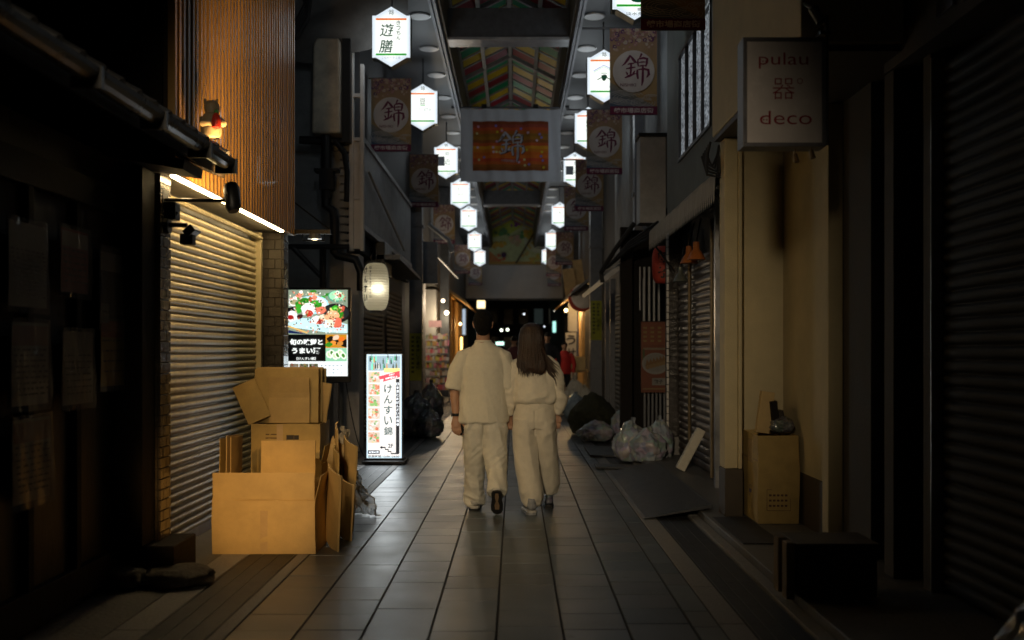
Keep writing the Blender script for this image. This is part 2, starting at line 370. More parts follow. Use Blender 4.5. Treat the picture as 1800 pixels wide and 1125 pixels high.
def kerb(x0, x1, z, name, seg=.9):
    mb = MB(); y = -2.0
    while y < 60:
        L = seg*random.uniform(.9, 1.1); mb.box(x0, x1, y+.002, y+L-.002, -.006, z+random.uniform(-.001, .001)); y += L
    struct(mb.build(name, M['granite'], bevel=.004))
kerb(-1.488, -1.41, .001, "kerb_strip"); kerb(-2.0, -1.818, .004, "kerb_stone"); kerb(1.043, 1.177, .001, "edge_strip"); kerb(1.453, 1.53, .02, "kerb_edge")
struct(MB().box(-3.4, -2.004, -4, 62, -.006, .003).build("pavement", mat("stained_concrete", (.11, .10, .088), .6, var=.4, scale=3, bump=.3, bscale=40)))
struct(MB().box(1.534, 3.4, -4, 62, -.006, .07).build("raised_pavement", mat("worn_concrete", (.13, .125, .12), .5, var=.35, scale=4, bump=.3, bscale=30), bevel=.006))

# ================================================================== LEFT 1: dark timber shop house
lw = thing("timber_house", (-2.35, 3, 0), "dark timber shop house with plastic sleeved notices and a low tiled eave, left foreground", "house")
mb = MB(); mb.box(-2.6, -2.40, -4, 6.3, 0, 2.55)
mb.build("wall", M['darkwood'], lw)
mb = MB()
for y in (1.2, 2.1, 3.0, 3.9, 4.45, 5.0, 5.55): mb.box(-2.40, -2.36, y-.03, y+.03, .12, 2.3)
mb.box(-2.40, -2.35, -4, 6.1, .05, .22); mb.box(-2.40, -2.352, -4, 6.1, 2.2, 2.36)
mb.build("frame", M['blackwood'], lw, bevel=.004)
MB().box(-2.62, -2.228, 6.12, 6.34, .22, 2.50).build("corner_post", M['blackwood'], lw, bevel=.006)
mb = MB(); mb.box(-3.4, -3.0, -4, 6.3, 2.9, 7.5); mb.build("upper_wall", M['blackwood'], lw)
mb = MB()
mb.prism([(-1.88, 2.60), (-3.05, 3.22), (-3.05, 3.14), (-1.90, 2.52)], -4, 6.34)
mb.prism([(-1.88, 2.60), (-2.10, 2.717), (-2.10, 2.60), (-1.90, 2.52)], 6.341, 6.70)
rf = mb.build("roof", M['blackwood'], lw)
mb = MB(); y = -4.0
while y < 6.66:
    far = y > 6.2
    x1 = -2.10 if far else -3.0; z1 = 2.76 if far else 3.25
    mb.tube([(-1.85, y, 2.635), ((-1.85+x1)/2, y, (2.635+z1)/2), (x1, y, z1)], .045, 8)
    y += .22
mb.build("roof_tile", M['rooftile'], rf)
prop(bpy.data.objects["roof_tile"], kind="stuff")
mb = MB(); n = 9
for y0, y1 in ((-4, 6.42),):
    P = []
    for k in range(n): q = math.pi*k/(n-1); P.append((-1.80+.06*math.cos(math.pi+q), 2.585+.06*math.sin(math.pi+q)))
    Q = [(x*1.0+(0.006 if 0 else 0), z+.006) for x, z in P]
    for i in range(n-1): mb.quad((P[i][0], y0, P[i][1]), (P[i+1][0], y0, P[i+1][1]), (P[i+1][0], y1, P[i+1][1]), (P[i][0], y1, P[i][1]))
    mb.add([(-1.80, y1, 2.585)]+[(p[0], y1, p[1]) for p in P], [(0, i+1, i+2) for i in range(n-1)])
g = mb.build("gutter", mat("black_gutter_pipe", (.03, .033, .036), .3, .1, bump=.02), lw, smooth=True)
for y in (3.4, 4.3, 5.1, 5.85, 6.38): MB().box(-1.868, -1.735, y, y+.025, 2.50, 2.592).build("gutter_bracket", M['blackmetal'], g)
mb = MB(); mb.box(-2.4, -1.92, 5.95, 6.30, 2.49, 2.55, rot=Matrix.Rotation(R(10), 3, 'Y')); mb.build("eave_beam", M['darkwood'], lw)
# notices in plastic sleeves (street face of the timber wall)
clear = bpy.data.materials.new("clear_sleeve"); clear.use_nodes = True
_b = clear.node_tree.nodes["Principled BSDF"]; _b.inputs["Base Color"].default_value = (.5, .5, .52, 1); _b.inputs["Roughness"].default_value = .08; _b.inputs["Alpha"].default_value = .22
def notice(px0, py0, px1, py1, cols, label, lines=8, big=None):
    X = -2.335; d0 = -X*1800/(905-px0); d1 = -X*1800/(905-px1); ym = (d0+d1)/2
    z1 = 1.4+(615-py0)*ym/1800; z0 = 1.4+(615-py1)*ym/1800; w = d1-d0; h = z1-z0
    t = thing("notice", (X, ym, z0), label, "notice", "notices in plastic sleeves on the timber wall")
    cols = [tuple(x*.75 for x in c) for c in cols]
    p = Pic(.0004); p.rect(-w/2, 0, w/2, h, cols[0])
    rr = random.Random(px0*7+py0)
    if len(cols) > 1:
        p.rect(-w/2+.01, h*.72, w/2-.01, h*.96, cols[1])
        p.rect(-w/2+.01, h*.05, -w*.1, h*.3, cols[2 % len(cols)])
    for i in range(lines):
        v = h*(.66-.6*i/lines); a = -w/2+.02
        while a < w/2-.05:
            b = a+rr.uniform(.012, .05); p.rect(a, v, min(b, w/2-.02), v+h*.022, (.02, .02, .02)); a = b+rr.uniform(.006, .03)
    if big: p.text(big, 0, h*.84, h*.09, (.03, .02, .02), w=w*.7)
    p.build("sheet", P_INK, t, (X, ym, z0), R(90))
    mb = MB(); nn = 10; rows = []
    for j in range(2+8):
        for i in range(nn):
            u = -w/2-.015+(w+.03)*i/(nn-1); v = -.03+(h+.05)*j/9
            mb.v.append((X+.010+.010*hsh(u*9, v*5, px0*.1)+.006*math.sin(u*40+v*6), ym+u, z0+v))
    for j in range(9):
        for i in range(nn-1): k = j*nn+i; mb.f.append([k, k+1, k+nn+1, k+nn])
    mb.build("sleeve", clear, t, smooth=True)
notice(15, 393, 82, 540, [(.30, .30, .27)], "white notice in clear sleeve, upper left of the timber wall", 12)
notice(107, 405, 155, 515, [(.25, .03, .03), (.35, .3, .28)], "red and white notice in clear sleeve, top row middle", 6)
notice(175, 440, 215, 575, [(.02, .02, .02), (.3, .3, .3), (.3, .3, .28)], "black notice with white panels, top row nearest the corner post", 5)
notice(20, 567, 85, 712, [(.32, .31, .29), (.26, .14, .11)], "white notice with reddish heading, second row left", 9)
notice(110, 583, 163, 710, [(.22, .20, .18)], "crumpled grey brown notice, second row middle", 7)
notice(177, 560, 220, 678, [(.42, .30, .06), (.38, .10, .03)], "yellow and orange notice curling beside the corner post", 4)
notice(22, 735, 88, 880, [(.28, .26, .22), (.22, .10, .06)], "glinting plastic sleeved notice in the bottom row of the timber wall", 8)
# black planter box and stones at the corner
o = MB().box(-2.36, -2.06, 6.18, 6.62, .02, .215).build("planter_box", M['blackwood'], None, loc=(-2.2, 6.4, 0), bevel=.01)
prop(o, "black wooden box at the foot of the timber house corner", "box")
def rock(name, c, r, label, seed=0, m='stone'):
    bm = bmesh.new(); bmesh.ops.create_icosphere(bm, subdivisions=4, radius=1)
    for v in bm.verts:
        p = v.co.copy(); k = 1+.22*noise.noise(p*1.7+Vector((seed, 0, 0)))+.07*noise.noise(p*5)
        q = Vector((max(-.86, min(.86, p.x)), max(-.86, min(.86, p.y)), max(-.7, min(.8, p.z))))*k
        v.co = Vector((q.x*r[0], q.y*r[1], q.z*r[2]))+Vector(c)
    me = bpy.data.meshes.new(name); bm.to_mesh(me); bm.free(); me.polygons.foreach_set("use_smooth", [True]*len(me.polygons))
    return prop(link_mesh(name, me, M[m], None, loc=(c[0], c[1], 0)), label, "stone")
rock("stone", (-2.02, 6.12, .05), (.24, .2, .06), "flat grey stepping stone in front of the black wooden box", 3)
rock("stone", (-2.3, 6.02, .06), (.14, .13, .07), "small rounded stone left of the flat stepping stone", 9)

# ================================================================== LEFT 2: shop with cream roller shutter and amber slat screen
ls = thing("shutter_shop", (-2.36, 8, 0), "shop with lit cream roller shutter under an amber timber slat screen", "shop")
mb = MB(); mb.box(-3.4, -2.462, 6.36, 6.398, 0, 7); mb.box(-2.461, -2.19, 6.36, 6.375, 2.52, 7); mb.build("side_wall", M['blackwood'], ls)
mb = MB(); mb.box(-3.4, -2.45, 9.86, 9.9, 0, 7); mb.box(-2.5, -2.46, 6.4, 9.86, 0, 7)
mb.build("wall", M['plaster'], ls)
def roller(name, x, y0, y1, z0, z1, pitch, dep, m, parent, side=1, sub=7):
    """laths bulge towards +x (side=1) or -x"""
    prof = []; z = z0
    prof.append((0, z0)); 
    while z < z1-pitch*.5:
        for k in range(sub):
            t = k/(sub-1); prof.append((side*dep*(.12+.88*math.sin(math.pi*(.06+.88*t))**.7) if 0 < k < sub-1 else 0, z+pitch*(.04+.92*t)))
        z += pitch
    mb = MB(); n = len(prof); W2 = 14
    for i in range(W2):
        y = y0+(y1-y0)*i/(W2-1)
        mb.v += [(x+a+.004*hsh(y*2.3, b*4, x), y, b) for a, b in prof]
    for i in range(W2-1):
        for j in range(n-1): mb.f.append([i*n+j, (i+1)*n+j, (i+1)*n+j+1, i*n+j+1])
    o = mb.build(name, m, parent, smooth=True, recalc=False)
    return o
sh = roller("shutter", -2.40, 6.62, 9.42, .06, 2.42, .057, .024, M['shutter'], ls, 1)
MB().box(-2.41, -2.375, 6.62, 9.42, .004, .075).build("bottom_bar", M['alu'], sh)
MB().box(-2.43, -2.335, 9.42, 9.475, .004, 2.48).build("guide_rail", M['shutter'], ls, bevel=.004)
MB().box(-2.43, -2.335, 6.56, 6.615, .004, 2.48).build("guide_rail", M['shutter'], ls, bevel=.004)
MB().tube([(-2.34, 6.6, 2.43), (-2.34, 9.44, 2.43)], .022, 8).build("head_rail", M['shutter'], ls, smooth=True)
MB().box(-2.44, -2.37, 9.48, 9.60, .004, 2.5).build("jamb", M['steel'], ls)
def tiles(x0, x1, y0, y1, z0, z1, tw, th, face, m, parent, name, depth=.012, gap=.006):
    """stack bond / running bond tiles; face 'x+' 'x-' (at x0) or 'y-' (at y0)"""
    mb = MB(); z = z0; row = 0
    while z < z1-.01:
        zt = min(z+th, z1)
        if face in ('x+', 'x-'):
            a = y0-(tw/2 if row % 2 else 0)
            while a < y1-.004:
                u0, u1 = max(a, y0), min(a+tw, y1)
                if u1-u0 > gap*2:
                    j = random.uniform(0, .002); s = 1 if face == 'x+' else -1
                    mb.box(min(x0, x0+s*(depth+j)), max(x0, x0+s*(depth+j)), u0+gap/2, u1-gap/2, z+gap/2, zt-gap/2)
                a += tw
        else:
            a = x0-(tw/2 if row % 2 else 0)
            while a < x1-.004:
                u0, u1 = max(a, x0), min(a+tw, x1)
                if u1-u0 > gap*2:
                    j = random.uniform(0, .002); mb.box(u0+gap/2, u1-gap/2, y0-depth-j, y0, z+gap/2, zt-gap/2)
                a += tw
        z += th; row += 1
    return mb.build(name, m, parent, bevel=.002)
p1 = MB().box(-2.42, -2.215, 6.36, 6.555, 0, 2.5).build("tiled_pillar", M['grout'], ls)
tiles(-2.215, 0, 6.36, 6.555, 0, 2.5, .11, .066, 'x+', M['tile'], p1, "tile_facing")
tiles(-2.42, -2.215, 6.36, 0, 0, 2.5, .21, .066, 'y-', M['tile'], p1, "tile_facing")
p2 = MB().box(-2.37, -2.18, 9.60, 9.80, 0, 2.5).build("tiled_pillar", M['grout'], ls)
tiles(-2.37, -2.18, 9.60, 0, 0, 2.5, .125, .09, 'y-', M['greytile'], p2, "tile_facing")
tiles(-2.18, 0, 9.60, 9.80, 0, 2.5, .1, .09, 'x+', M['greytile'], p2, "tile_facing")
mb = MB(); mb.box(-2.44, -2.14, 6.36, 9.86, 2.505, 2.53); mb.build("soffit", mat("soffit_board", (.28, .26, .22), .6), ls)
mb = MB(); mb.box(-2.19, -2.165, 6.38, 9.86, 2.535, 7.0); bk = mb.build("screen_backing", M['board'], ls)
mb = MB(); y = 6.38
while y < 9.86:
    e = random.uniform(0, .012); mb.box(-2.164, -2.115-random.uniform(0, .004), y, y+.040+random.uniform(-.003, .003), 2.50-e*.3, 7.0); y += .088
mb.build("slat_screen", M['slat'], ls, bevel=.003)
LED = emit("warm_led_strip", (1.0, .72, .35), 36)
mb = MB(); mb.box(-2.160, -2.128, 6.42, 9.42, 2.484, 2.494); mb.build("led_strip", LED, ls)
mb = MB(); mb.box(-2.172, -2.116, 6.40, 9.46, 2.4945, 2.504); mb.build("led_profile", M['alu'], ls)

# small figurine on the eave end
fg = thing("figurine", (-1.97, 6.58, 2.70), "small beige figurine hugging a red gourd on the roof end", "figurine")
mb = MB()
mb.lathe([(.02, .0), (.05, .005), (.056, .03), (.054, .07), (.046, .11), (.036, .13)], (-1.97, 6.58, 2.70), 20)
mb.lathe([(.01, .12), (.034, .13), (.042, .155), (.038, .18), (.022, .198), (.004, .203)], (-1.965, 6.575, 2.70), 20)
mb.tube([(-2.01, 6.57, 2.80), (-2.0, 6.53, 2.77), (-1.94, 6.53, 2.775)], [.02, .019, .015], 10)
mb.tube([(-1.93, 6.60, 2.80), (-1.90, 6.56, 2.775), (-1.925, 6.53, 2.77)], [.02, .019, .015], 10)
for s in (-1, 1): mb.tube([(-1.97+s*.025, 6.575, 2.885), (-1.97+s*.034, 6.575, 2.91)], [.013, .006], 8)
fb = mb.build("body", mat("beige_glazed_clay", (.36, .29, .19), .5), fg, smooth=True)
mb = MB(); mb.lathe([(.005, 0), (.024, .01), (.026, .04), (.02, .07), (.012, .085)], (-1.925, 6.52, 2.735), 14)
mb.build("gourd", mat("red_glaze", (.6, .04, .03), .35), fg, smooth=True)
mb = MB(); mb.lathe([(.012, 0), (.012, .012), (.004, .02)], (-1.925, 6.52, 2.82), 12); mb.build("stopper", mat("green_glaze", (.05, .3, .04), .4), fg, smooth=True)

fg.scale = (1.2, 1.2, 1.2); fg.location = (-1.945, 6.56, 2.755)
# spotlight on an arm, lighting the slats
WARM = (1.0, .56, .18)
sp = thing("spotlight", (-1.78, 6.45, 2.32), "black cylinder spotlight on a long arm in front of the amber slats", "spotlight")
MB().tube([(-2.21, 6.45, 2.345), (-1.82, 6.45, 2.34)], .012, 8).build("arm", M['blackmetal'], sp)
mb = MB(); mb.box(-2.22, -2.20, 6.40, 6.5, 2.28, 2.41); mb.build("mounting_plate", M['blackmetal'], sp)
MB().tube([(-1.765, 6.435, 2.27), (-1.772, 6.44, 2.295), (-1.785, 6.45, 2.415), (-1.79, 6.46, 2.436)], [.035, .048, .05, .044], 18).build("lamp_head", M['blackmetal'], sp, smooth=True)
MB().tube([(-1.7903, 6.4605, 2.4365), (-1.7908, 6.461, 2.4385)], .038, 18).build("lens", emit("spot_lens", WARM, 10), sp)
def spot(name, loc, tgt, power, size, blend, col, parent, rad=.03):
    l = bpy.data.lights.new(name, 'SPOT'); l.energy = power; l.spot_size = R(size); l.spot_blend = blend; l.color = col; l.shadow_soft_size = rad
    o = bpy.data.objects.new(name, l); COL.objects.link(o); d = Vector(tgt)-Vector(loc)
    o.rotation_euler = d.to_track_quat('-Z', 'Y').to_euler(); o.location = Vector(loc)-ORG[parent.name]; o.parent = parent; return o
spot("spot_beam", (-1.792, 6.462, 2.452), (-2.12, 7.7, 3.4), 135, 130, 1.0, WARM, sp, .07)
# control boxes and twin floodlight on the near tiled pillar
o = MB().box(-2.20, -2.13, 6.42, 6.52, 2.22, 2.33).build("junction_box", M['blackmetal'], None, loc=(-2.17, 6.47, 2.22), bevel=.005)
prop(o, "small black box on the tiled pillar below the spotlight arm", "junction box")
fl = thing("floodlight", (-2.1, 6.46, 2.15), "black twin head floodlight on the near tiled pillar before the shutter", "floodlight")
mb = MB(); mb.tube([(-2.2, 6.44, 2.185), (-2.06, 6.44, 2.185)], .015, 8); mb.lathe([(.05, 0), (.05, .03)], (-2.2, 6.44, 2.18), 14, 'x'); mb.build("arm", M['blackmetal'], fl)
mb = MB(); mb.box(-2.07, -2.0, 6.38, 6.52, 2.12, 2.17, rot=Matrix.Rotation(R(-40), 3, 'Y')); mb.box(-2.10, -2.02, 6.41, 6.49, 2.06, 2.13); mb.build("lamp_head", M['blackmetal'], fl, bevel=.008)
mb = MB(); mb.tube([(-2.16, 6.44, 2.22), (-2.12, 6.44, 2.26), (-2.19, 6.44, 2.30)], .008, 6); mb.build("cable", M['rubber'], fl)
mb = MB(); mb.box(-2.075, -2.035, 6.492, 6.496, 2.075, 2.115); mb.build("lens", emit("flood_lens", WARM, 6), fl)
FLOOD = spot("flood_beam", (-2.03, 6.53, 2.12), (-1.9, 8.4, .4), 26, 100, .9, (1.0, .62, .28), fl, .06)
# ================================================================== cardboard in front of the shutter
def carton(x0, x1, y0, y1, z0, z1, m, label, flaps=(), t=.006, group="cardboard boxes in front of the shutter", rot=0, tape=True, cat="cardboard box"):
    c = ((x0+x1)/2, (y0+y1)/2, z0); o = thing("carton", c, label, cat, group)
    mb = MB(); mb.box(x0, x1, y0, y0+t, z0, z1); mb.box(x0, x1, y1-t, y1, z0, z1); mb.box(x0, x0+t, y0+t, y1-t, z0, z1); mb.box(x1-t, x1, y0+t, y1-t, z0, z1); mb.box(x0+t, x1-t, y0+t, y1-t, z0, z0+t)
    # slight bulge
    b = mb.build("box_body", m, o)
    bm = bmesh.new(); bm.from_mesh(b.data); bmesh.ops.subdivide_edges(bm, edges=[e for e in bm.edges if e.calc_length() > .1], cuts=7, use_grid_fill=True)
    for v in bm.verts:
        p_ = v.co+Vector(c); q_ = Vector((noise.noise(p_*3.1), noise.noise(p_*3.1+Vector((9, 0, 0))), noise.noise(p_*3.1+Vector((0, 9, 0)))))*.011+Vector((noise.noise(p_*14), noise.noise(p_*14+Vector((5, 0, 0))), 0))*.0025
        if v.co.z < .02: q_.z = 0
        v.co += q_
    bm.to_mesh(b.data); bm.free()
    for side, L, ang in flaps:
        f = MB()
        if side == 'front': f.box(x0+.004, x1-.004, y0, y0+.004, z1+.003, z1+L, rot=Matrix.Rotation(R(ang), 3, 'X'), piv=(0, y0, z1))
        if side == 'back': f.box(x0+.004, x1-.004, y1-.004, y1, z1+.003, z1+L, rot=Matrix.Rotation(R(-ang), 3, 'X'), piv=(0, y1, z1))
        if side == 'left': f.box(x0, x0+.004, y0+.01, y1-.01, z1+.003, z1+L, rot=Matrix.Rotation(R(-ang), 3, 'Y'), piv=(x0, 0, z1))
        if side == 'right': f.box(x1-.004, x1, y0+.01, y1-.01, z1+.003, z1+L, rot=Matrix.Rotation(R(ang), 3, 'Y'), piv=(x1, 0, z1))
        f.build("flap", m, o, bevel=.0015)
    o.rotation_euler = (0, 0, R(rot)); return o
def sheet(c, w, h, t, rx, ry, rz, m, label, bow=.012, group="flattened cardboard by the shutter", fold=None, notch=0):
    """flat cardboard standing on its lower edge at c, leaning"""
    n = 10; mb = MB(); rot = Matrix.Rotation(R(rz), 3, 'Z') @ Matrix.Rotation(R(rx), 3, 'X') @ Matrix.Rotation(R(ry), 3, 'Y')
    V = []
    for s in (0, 1):
        for j in range(n):
            for i in range(n):
                u = -w/2+w*i/(n-1); v = h*j/(n-1); d = bow*math.sin(math.pi*i/(n-1))*(.4+.6*j/(n-1))+.004*hsh(u*6+c[0]*9, v*6, c[1]*7)
                if fold and v > fold*h: d += (v-fold*h)*.25
                V.append(Vector(c)+rot @ Vector((u, -d+s*t, v)))
    F = []
    for s in (0, 1):
        for j in range(n-1):
            for i in range(n-1): k = s*n*n+j*n+i; F.append((k, k+1, k+n+1, k+n))
    e = [i for i in range(n)]+[j*n+n-1 for j in range(1, n)]+[(n-1)*n+i for i in range(n-2, -1, -1)]+[j*n for j in range(n-2, 0, -1)]
    for a, b in zip(e, e[1:]+e[:1]): F.append((a, b, b+n*n, a+n*n))
    mb.add(V, F); o = mb.build("cardboard_sheet", m, None, loc=c)
    return prop(o, label, "cardboard sheet", group)
bx = carton(-2.07, -1.365, 7.0, 7.42, .004, .375, M['card2'], "large open cardboard box nearest the camera with raised front flap", [('front', .185, 2), ('left', .17, -9), ('right', .17, 14), ('back', .10, 3)])
# crease and tape on the near box
MB().box(-2.071, -1.364, 6.9975, 6.9995, .368, .374).build("crease", M['card'], bx)
sheet((-1.60, 7.2, .16), .38, .60, .02, -4, 0, 2, M['card'], "brown cardboard sheet standing in the nearest open box")
sheet((-2.035, 7.22, .16), .30, .62, .005, 0, 2, 88, M['card3'], "outermost of the thin sheets on edge, left in the nearest box")
sheet((-1.995, 7.23, .16), .30, .64, .005, 0, 2, 89, M['card2'], "second thin sheet on edge, left in the nearest box")
sheet((-1.97, 7.24, .16), .30, .63, .005, 0, 2, 90, M['card'], "innermost thin sheet on edge, left in the nearest box")
carton(-1.83, -1.42, 7.5, 7.75, .004, .56, M['card3'], "half hidden box behind the nearest box, its flaps open", [('front', .05, 10), ('right', .14, 12)])
b2 = carton(-2.14, -1.58, 8.3, 8.72, .004, .80, M['card3'], "tall tan box carrying the flattened stack behind the nearest box", [], tape=False)
for i in range(7):
    sheet((-1.87+.004*i, 8.38+.035*i, .805), .52-.01*(i % 3), .44+.006*((i*5) % 3), .016, -2, 0, random.uniform(-2, 2), M[('card3', 'card', 'card2')[i % 3]],
          ["front one of the upright flattened boxes on the tall tan box", "second flattened box back on the tall tan box", "third flattened box back on the tall tan box", "fourth flattened box back on the tall tan box",
           "fifth flattened box back on the tall tan box", "sixth flattened box back on the tall tan box", "rearmost flattened box on the tall tan box"][i])
sheet((-1.84, 8.345, .805), .33, .37, .014, -3, 0, 1, M['card'], "smaller folded box leaning before the flattened stack", fold=.6)
sheet((-2.07, 8.31, .83), .19, .33, .012, -4, -24, 6, M['card3'], "tilted cardboard piece leaning left off the flattened stack")
sheet((-1.615, 8.55, .805), .13, .33, .010, -4, 10, -50, M['card'], "crumpled brown cardboard behind the flattened stack on its street side", bow=.05)
sheet((-1.30, 7.25, .004), .34, .56, .012, 0, 8, -66, M['card'], "flattened box leaning on the right side of the nearest box", bow=.02)
sheet((-1.36, 7.75, .004), .34, .66, .012, 0, 6, -76, M['card3'], "second flattened box leaning, behind the one at the nearest box", bow=.02)
sheet((-1.42, 8.15, .004), .40, .80, .014, 0, 5, -80, M['card'], "tall flattened box leaning against the tall tan box")
sheet((-1.40, 8.0, .004), .22, .34, .012, 0, 4, -70, M['card2'], "short cut piece of cardboard standing at the pile's street side")
sheet((-1.27, 7.60, .004), .26, .44, .012, 0, 9, -60, M['card2'], "pale torn cardboard piece standing out from the pile's street side", bow=.03)
sheet((-1.33, 8.05, .004), .34, .70, .012, 0, 10, -64, M['card'], "brown cardboard sheet fanned out before the plastic film", bow=.03)
sheet((-1.50, 8.15, .30), .24, .40, .012, -6, 20, -40, M['card2'], "bent cardboard flap sticking up between the two stacks", bow=.05)
for (bx_, x_, y_, z0_, z1_, w_) in ((bx, -1.74, 6.9968, .02, .30, .05), (b2, -1.93, 8.297, .42, .798, .05)):
    MB().box(x_, x_+w_, y_, y_+.002, z0_, z1_).build("tape", M['tape'], bx_)
p = Pic(.0003); p.rect(-.05, -.018, .05, .018, (.02, .015, .01)); p.build("hand_hole", P_INK, b2, (-1.80, 8.2985, .69))
p = Pic(.0003)
for i in range(4): p.rect(-.07, .05-.03*i, -.07+(.14, .10, .12, .07)[i], .06-.03*i, (.16, .09, .03))
p.line([(.10, -.05), (.10, .05), (.16, .05), (.16, -.05), (.10, -.05)], .005, (.16, .09, .03))
p.build("print", P_INK, b2, (-1.95, 8.2985, .66))
# plastic film draped at the back of the pile
mb = MB(); n, m_ = 44, 60
for j in range(m_):
    for i in range(n):
        u = i/(n-1); v = j/(m_-1); w = .10+.26*(1-v)**1.6
        x = -1.50+w*u+.05*hsh(u*7, v*6, 2)+.03*(1-2*abs(hsh(u*11, v*9, 3))); y = 8.75-.18*u+.09*hsh(u*6, v*5, 7)+.05*(1-2*abs(hsh(u*9, v*8, 6)))
        mb.v.append((x, y, .006+.74*v*(1-.25*u*u)+.012*abs(hsh(u*9, v*9, 4))))
for j in range(m_-1):
    for i in range(n-1): k = j*n+i; mb.f.append([k, k+1, k+n+1, k+n])
film = bpy.data.materials.new("bubble_film"); film.use_nodes = True; nt = film.node_tree; b = nt.nodes["Principled BSDF"]
b.inputs["Base Color"].default_value = (.62, .55, .43, 1); b.inputs["Roughness"].default_value = .28; b.inputs["Alpha"].default_value = .72
v_ = nt.nodes.new("ShaderNodeTexVoronoi"); v_.inputs["Scale"].default_value = 70; tcx = nt.nodes.new("ShaderNodeTexCoord"); nt.links.new(tcx.outputs["Object"], v_.inputs[0])
bp = nt.nodes.new("ShaderNodeBump"); bp.inputs["Strength"].default_value = .6; bp.inputs["Distance"].default_value = .01; nt.links.new(v_.outputs["Distance"], bp.inputs["Height"]); nt.links.new(bp.outputs[0], b.inputs["Normal"])
o = mb.build("plastic_film", film, None, loc=(-1.4, 8.7, 0), smooth=True); prop(o, "crumpled clear plastic film slumped behind the cardboard pile", "plastic film")

# ================================================================== LEFT 3: grey house behind, with ducts, balcony and lit signs
gh = thing("grey_house", (-2.2, 17, 0), "grey rendered house with metal duct, drainpipes and balcony louvres behind the amber shop", "house")
MB().box(-4.2, -2.36, 14.2, 14.4, 0, 8).build("wall", M['plaster'], gh)
MB().box(-4.2, -3.4, 9.95, 14.2, 0, 8).build("side_wall", M['plaster'], gh)
MB().box(-3.4, -2.36, 14.13, 14.2, 4.15, 4.19).build("ledge", M['plaster'], gh)
MB().box(-2.36, -2.14, 14.1, 14.5, 0, 2.72).build("white_column", M['whiteplaster'], gh, bevel=.01)
mb = MB(); mb.box(-2.40, -2.30, 14.45, 21.4, 0, 2.8); mb.box(-2.36, -2.2, 14.5, 21.4, 2.8, 8); mb.build("street_wall", mat("dark_house_front", (.07, .07, .075), .7), gh)
roller("shutter", -2.29, 15.2, 17.6, .02, 2.5, .08, .02, M['shutter_dark'], gh, 1)
roller("shutter", -2.29, 18.2, 20.6, .02, 2.5, .08, .02, M['shutter_dark'], gh, 1)
# metal duct
mb = MB(); mb.prism([(-2.72, 4.30), (-2.70, 5.50), (-2.66, 5.58), (-2.36, 5.58), (-2.34, 5.5), (-2.34, 4.30)], 13.7, 14.05)
mb.build("duct", mat("dented_galvanised_duct", (.60, .53, .42), .4, .35, var=.4, scale=3, bump=.5, bscale=3), gh, bevel=.03)
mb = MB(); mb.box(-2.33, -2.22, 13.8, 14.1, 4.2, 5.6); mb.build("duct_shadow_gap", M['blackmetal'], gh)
# drainpipes
mb = MB()
mb.tube([(-2.92, 13.9, 4.25), (-2.3, 13.9, 4.22)], .055, 10); mb.tube([(-2.55, 13.85, 4.42), (-2.55, 13.85, 3.75), (-2.55, 13.85, 3.45)], .07, 10)
mb.box(-2.70, -2.38, 13.75, 13.95, 3.80, 3.84); mb.box(-2.63, -2.45, 13.75, 13.95, 3.56, 3.80)
mb.tube([(-2.55, 13.85, 3.56), (-2.56, 13.85, 3.35), (-2.46, 13.85, 3.28), (-2.44, 13.85, 3.15), (-2.44, 13.85, 2.72), (-2.40, 13.85, 2.68), (-2.15, 13.85, 2.62), (-2.08, 13.85, 2.45), (-2.08, 13.85, 2.2)], .06, 10)
mb.tube([(-2.42, 13.8, 4.22), (-2.3, 13.8, 4.05), (-2.26, 13.8, 3.8), (-2.27, 13.8, 3.4)], .035, 8)
mb.build("drainpipe", M['blackmetal'], gh, smooth=True)
mb = MB(); mb.tube([(-3.3, 13.6, 2.77), (-2.2, 13.6, 2.77)], .035, 8); mb.tube([(-2.55, 13.6, 2.77), (-2.55, 13.6, 2.15)], .045, 8); mb.tube([(-2.95, 13.6, 2.76), (-2.52, 13.6, 2.32)], .035, 8)
mb.build("sign_bracket", M['blackmetal'], gh)
mb = MB()
for i in range(14): mb.box(-2.40, -2.24, 14.02, 14.1, 2.8+.11*i, 2.88+.11*i)
mb.build("louvre_vent", M['plaster'], gh)
mb = MB(); mb.box(-2.26, -2.20, 13.96, 14.06, 2.75, 5.5); mb.box(-2.11, -2.06, 13.96, 14.06, 2.75, 5.3)
for z in (2.78, 3.45, 4.25, 4.85): mb.box(-2.2, -2.11, 13.97, 14.05, z, z+.05)
mb.box(-2.2, -2.11, 14.0, 14.03, 2.83, 4.25)
mb.build("white_frame", M['whiteplaster'], gh, bevel=.005)
# balcony louvres on the street face
mb = MB(); mb.box(-2.16, -2.06, 14.1, 20.5, 3.05, 3.12); mb.box(-2.16, -2.06, 14.1, 20.5, 4.25, 4.32)
for i in range(52): mb.box(-2.14, -2.08, 14.15+i*.122, 14.2+i*.122, 3.12, 4.25)
mb.build("balcony_louvre", M['whitepaint'], gh)
mb = MB(); mb.box(-2.18, -1.98, 15.6, 16.5, 2.55, 3.05); ac = mb.build("air_conditioner", M['blackmetal'], gh, bevel=.01)
mb = MB(); mb.prism([(15.6, 2.85), (19, 2.75), (19, 2.70), (15.6, 2.78)], -2.2, -1.75, 'yz'); mb.build("canopy", M['steel'], gh)
# ragged tarpaulin panel hung at the balcony
mb = MB(); mb.tube([(-2.05, 14.3, 3.9), (-2.0, 18.5, 3.2)], .02, 6); mb.build("brace", M['whitepaint'], gh)
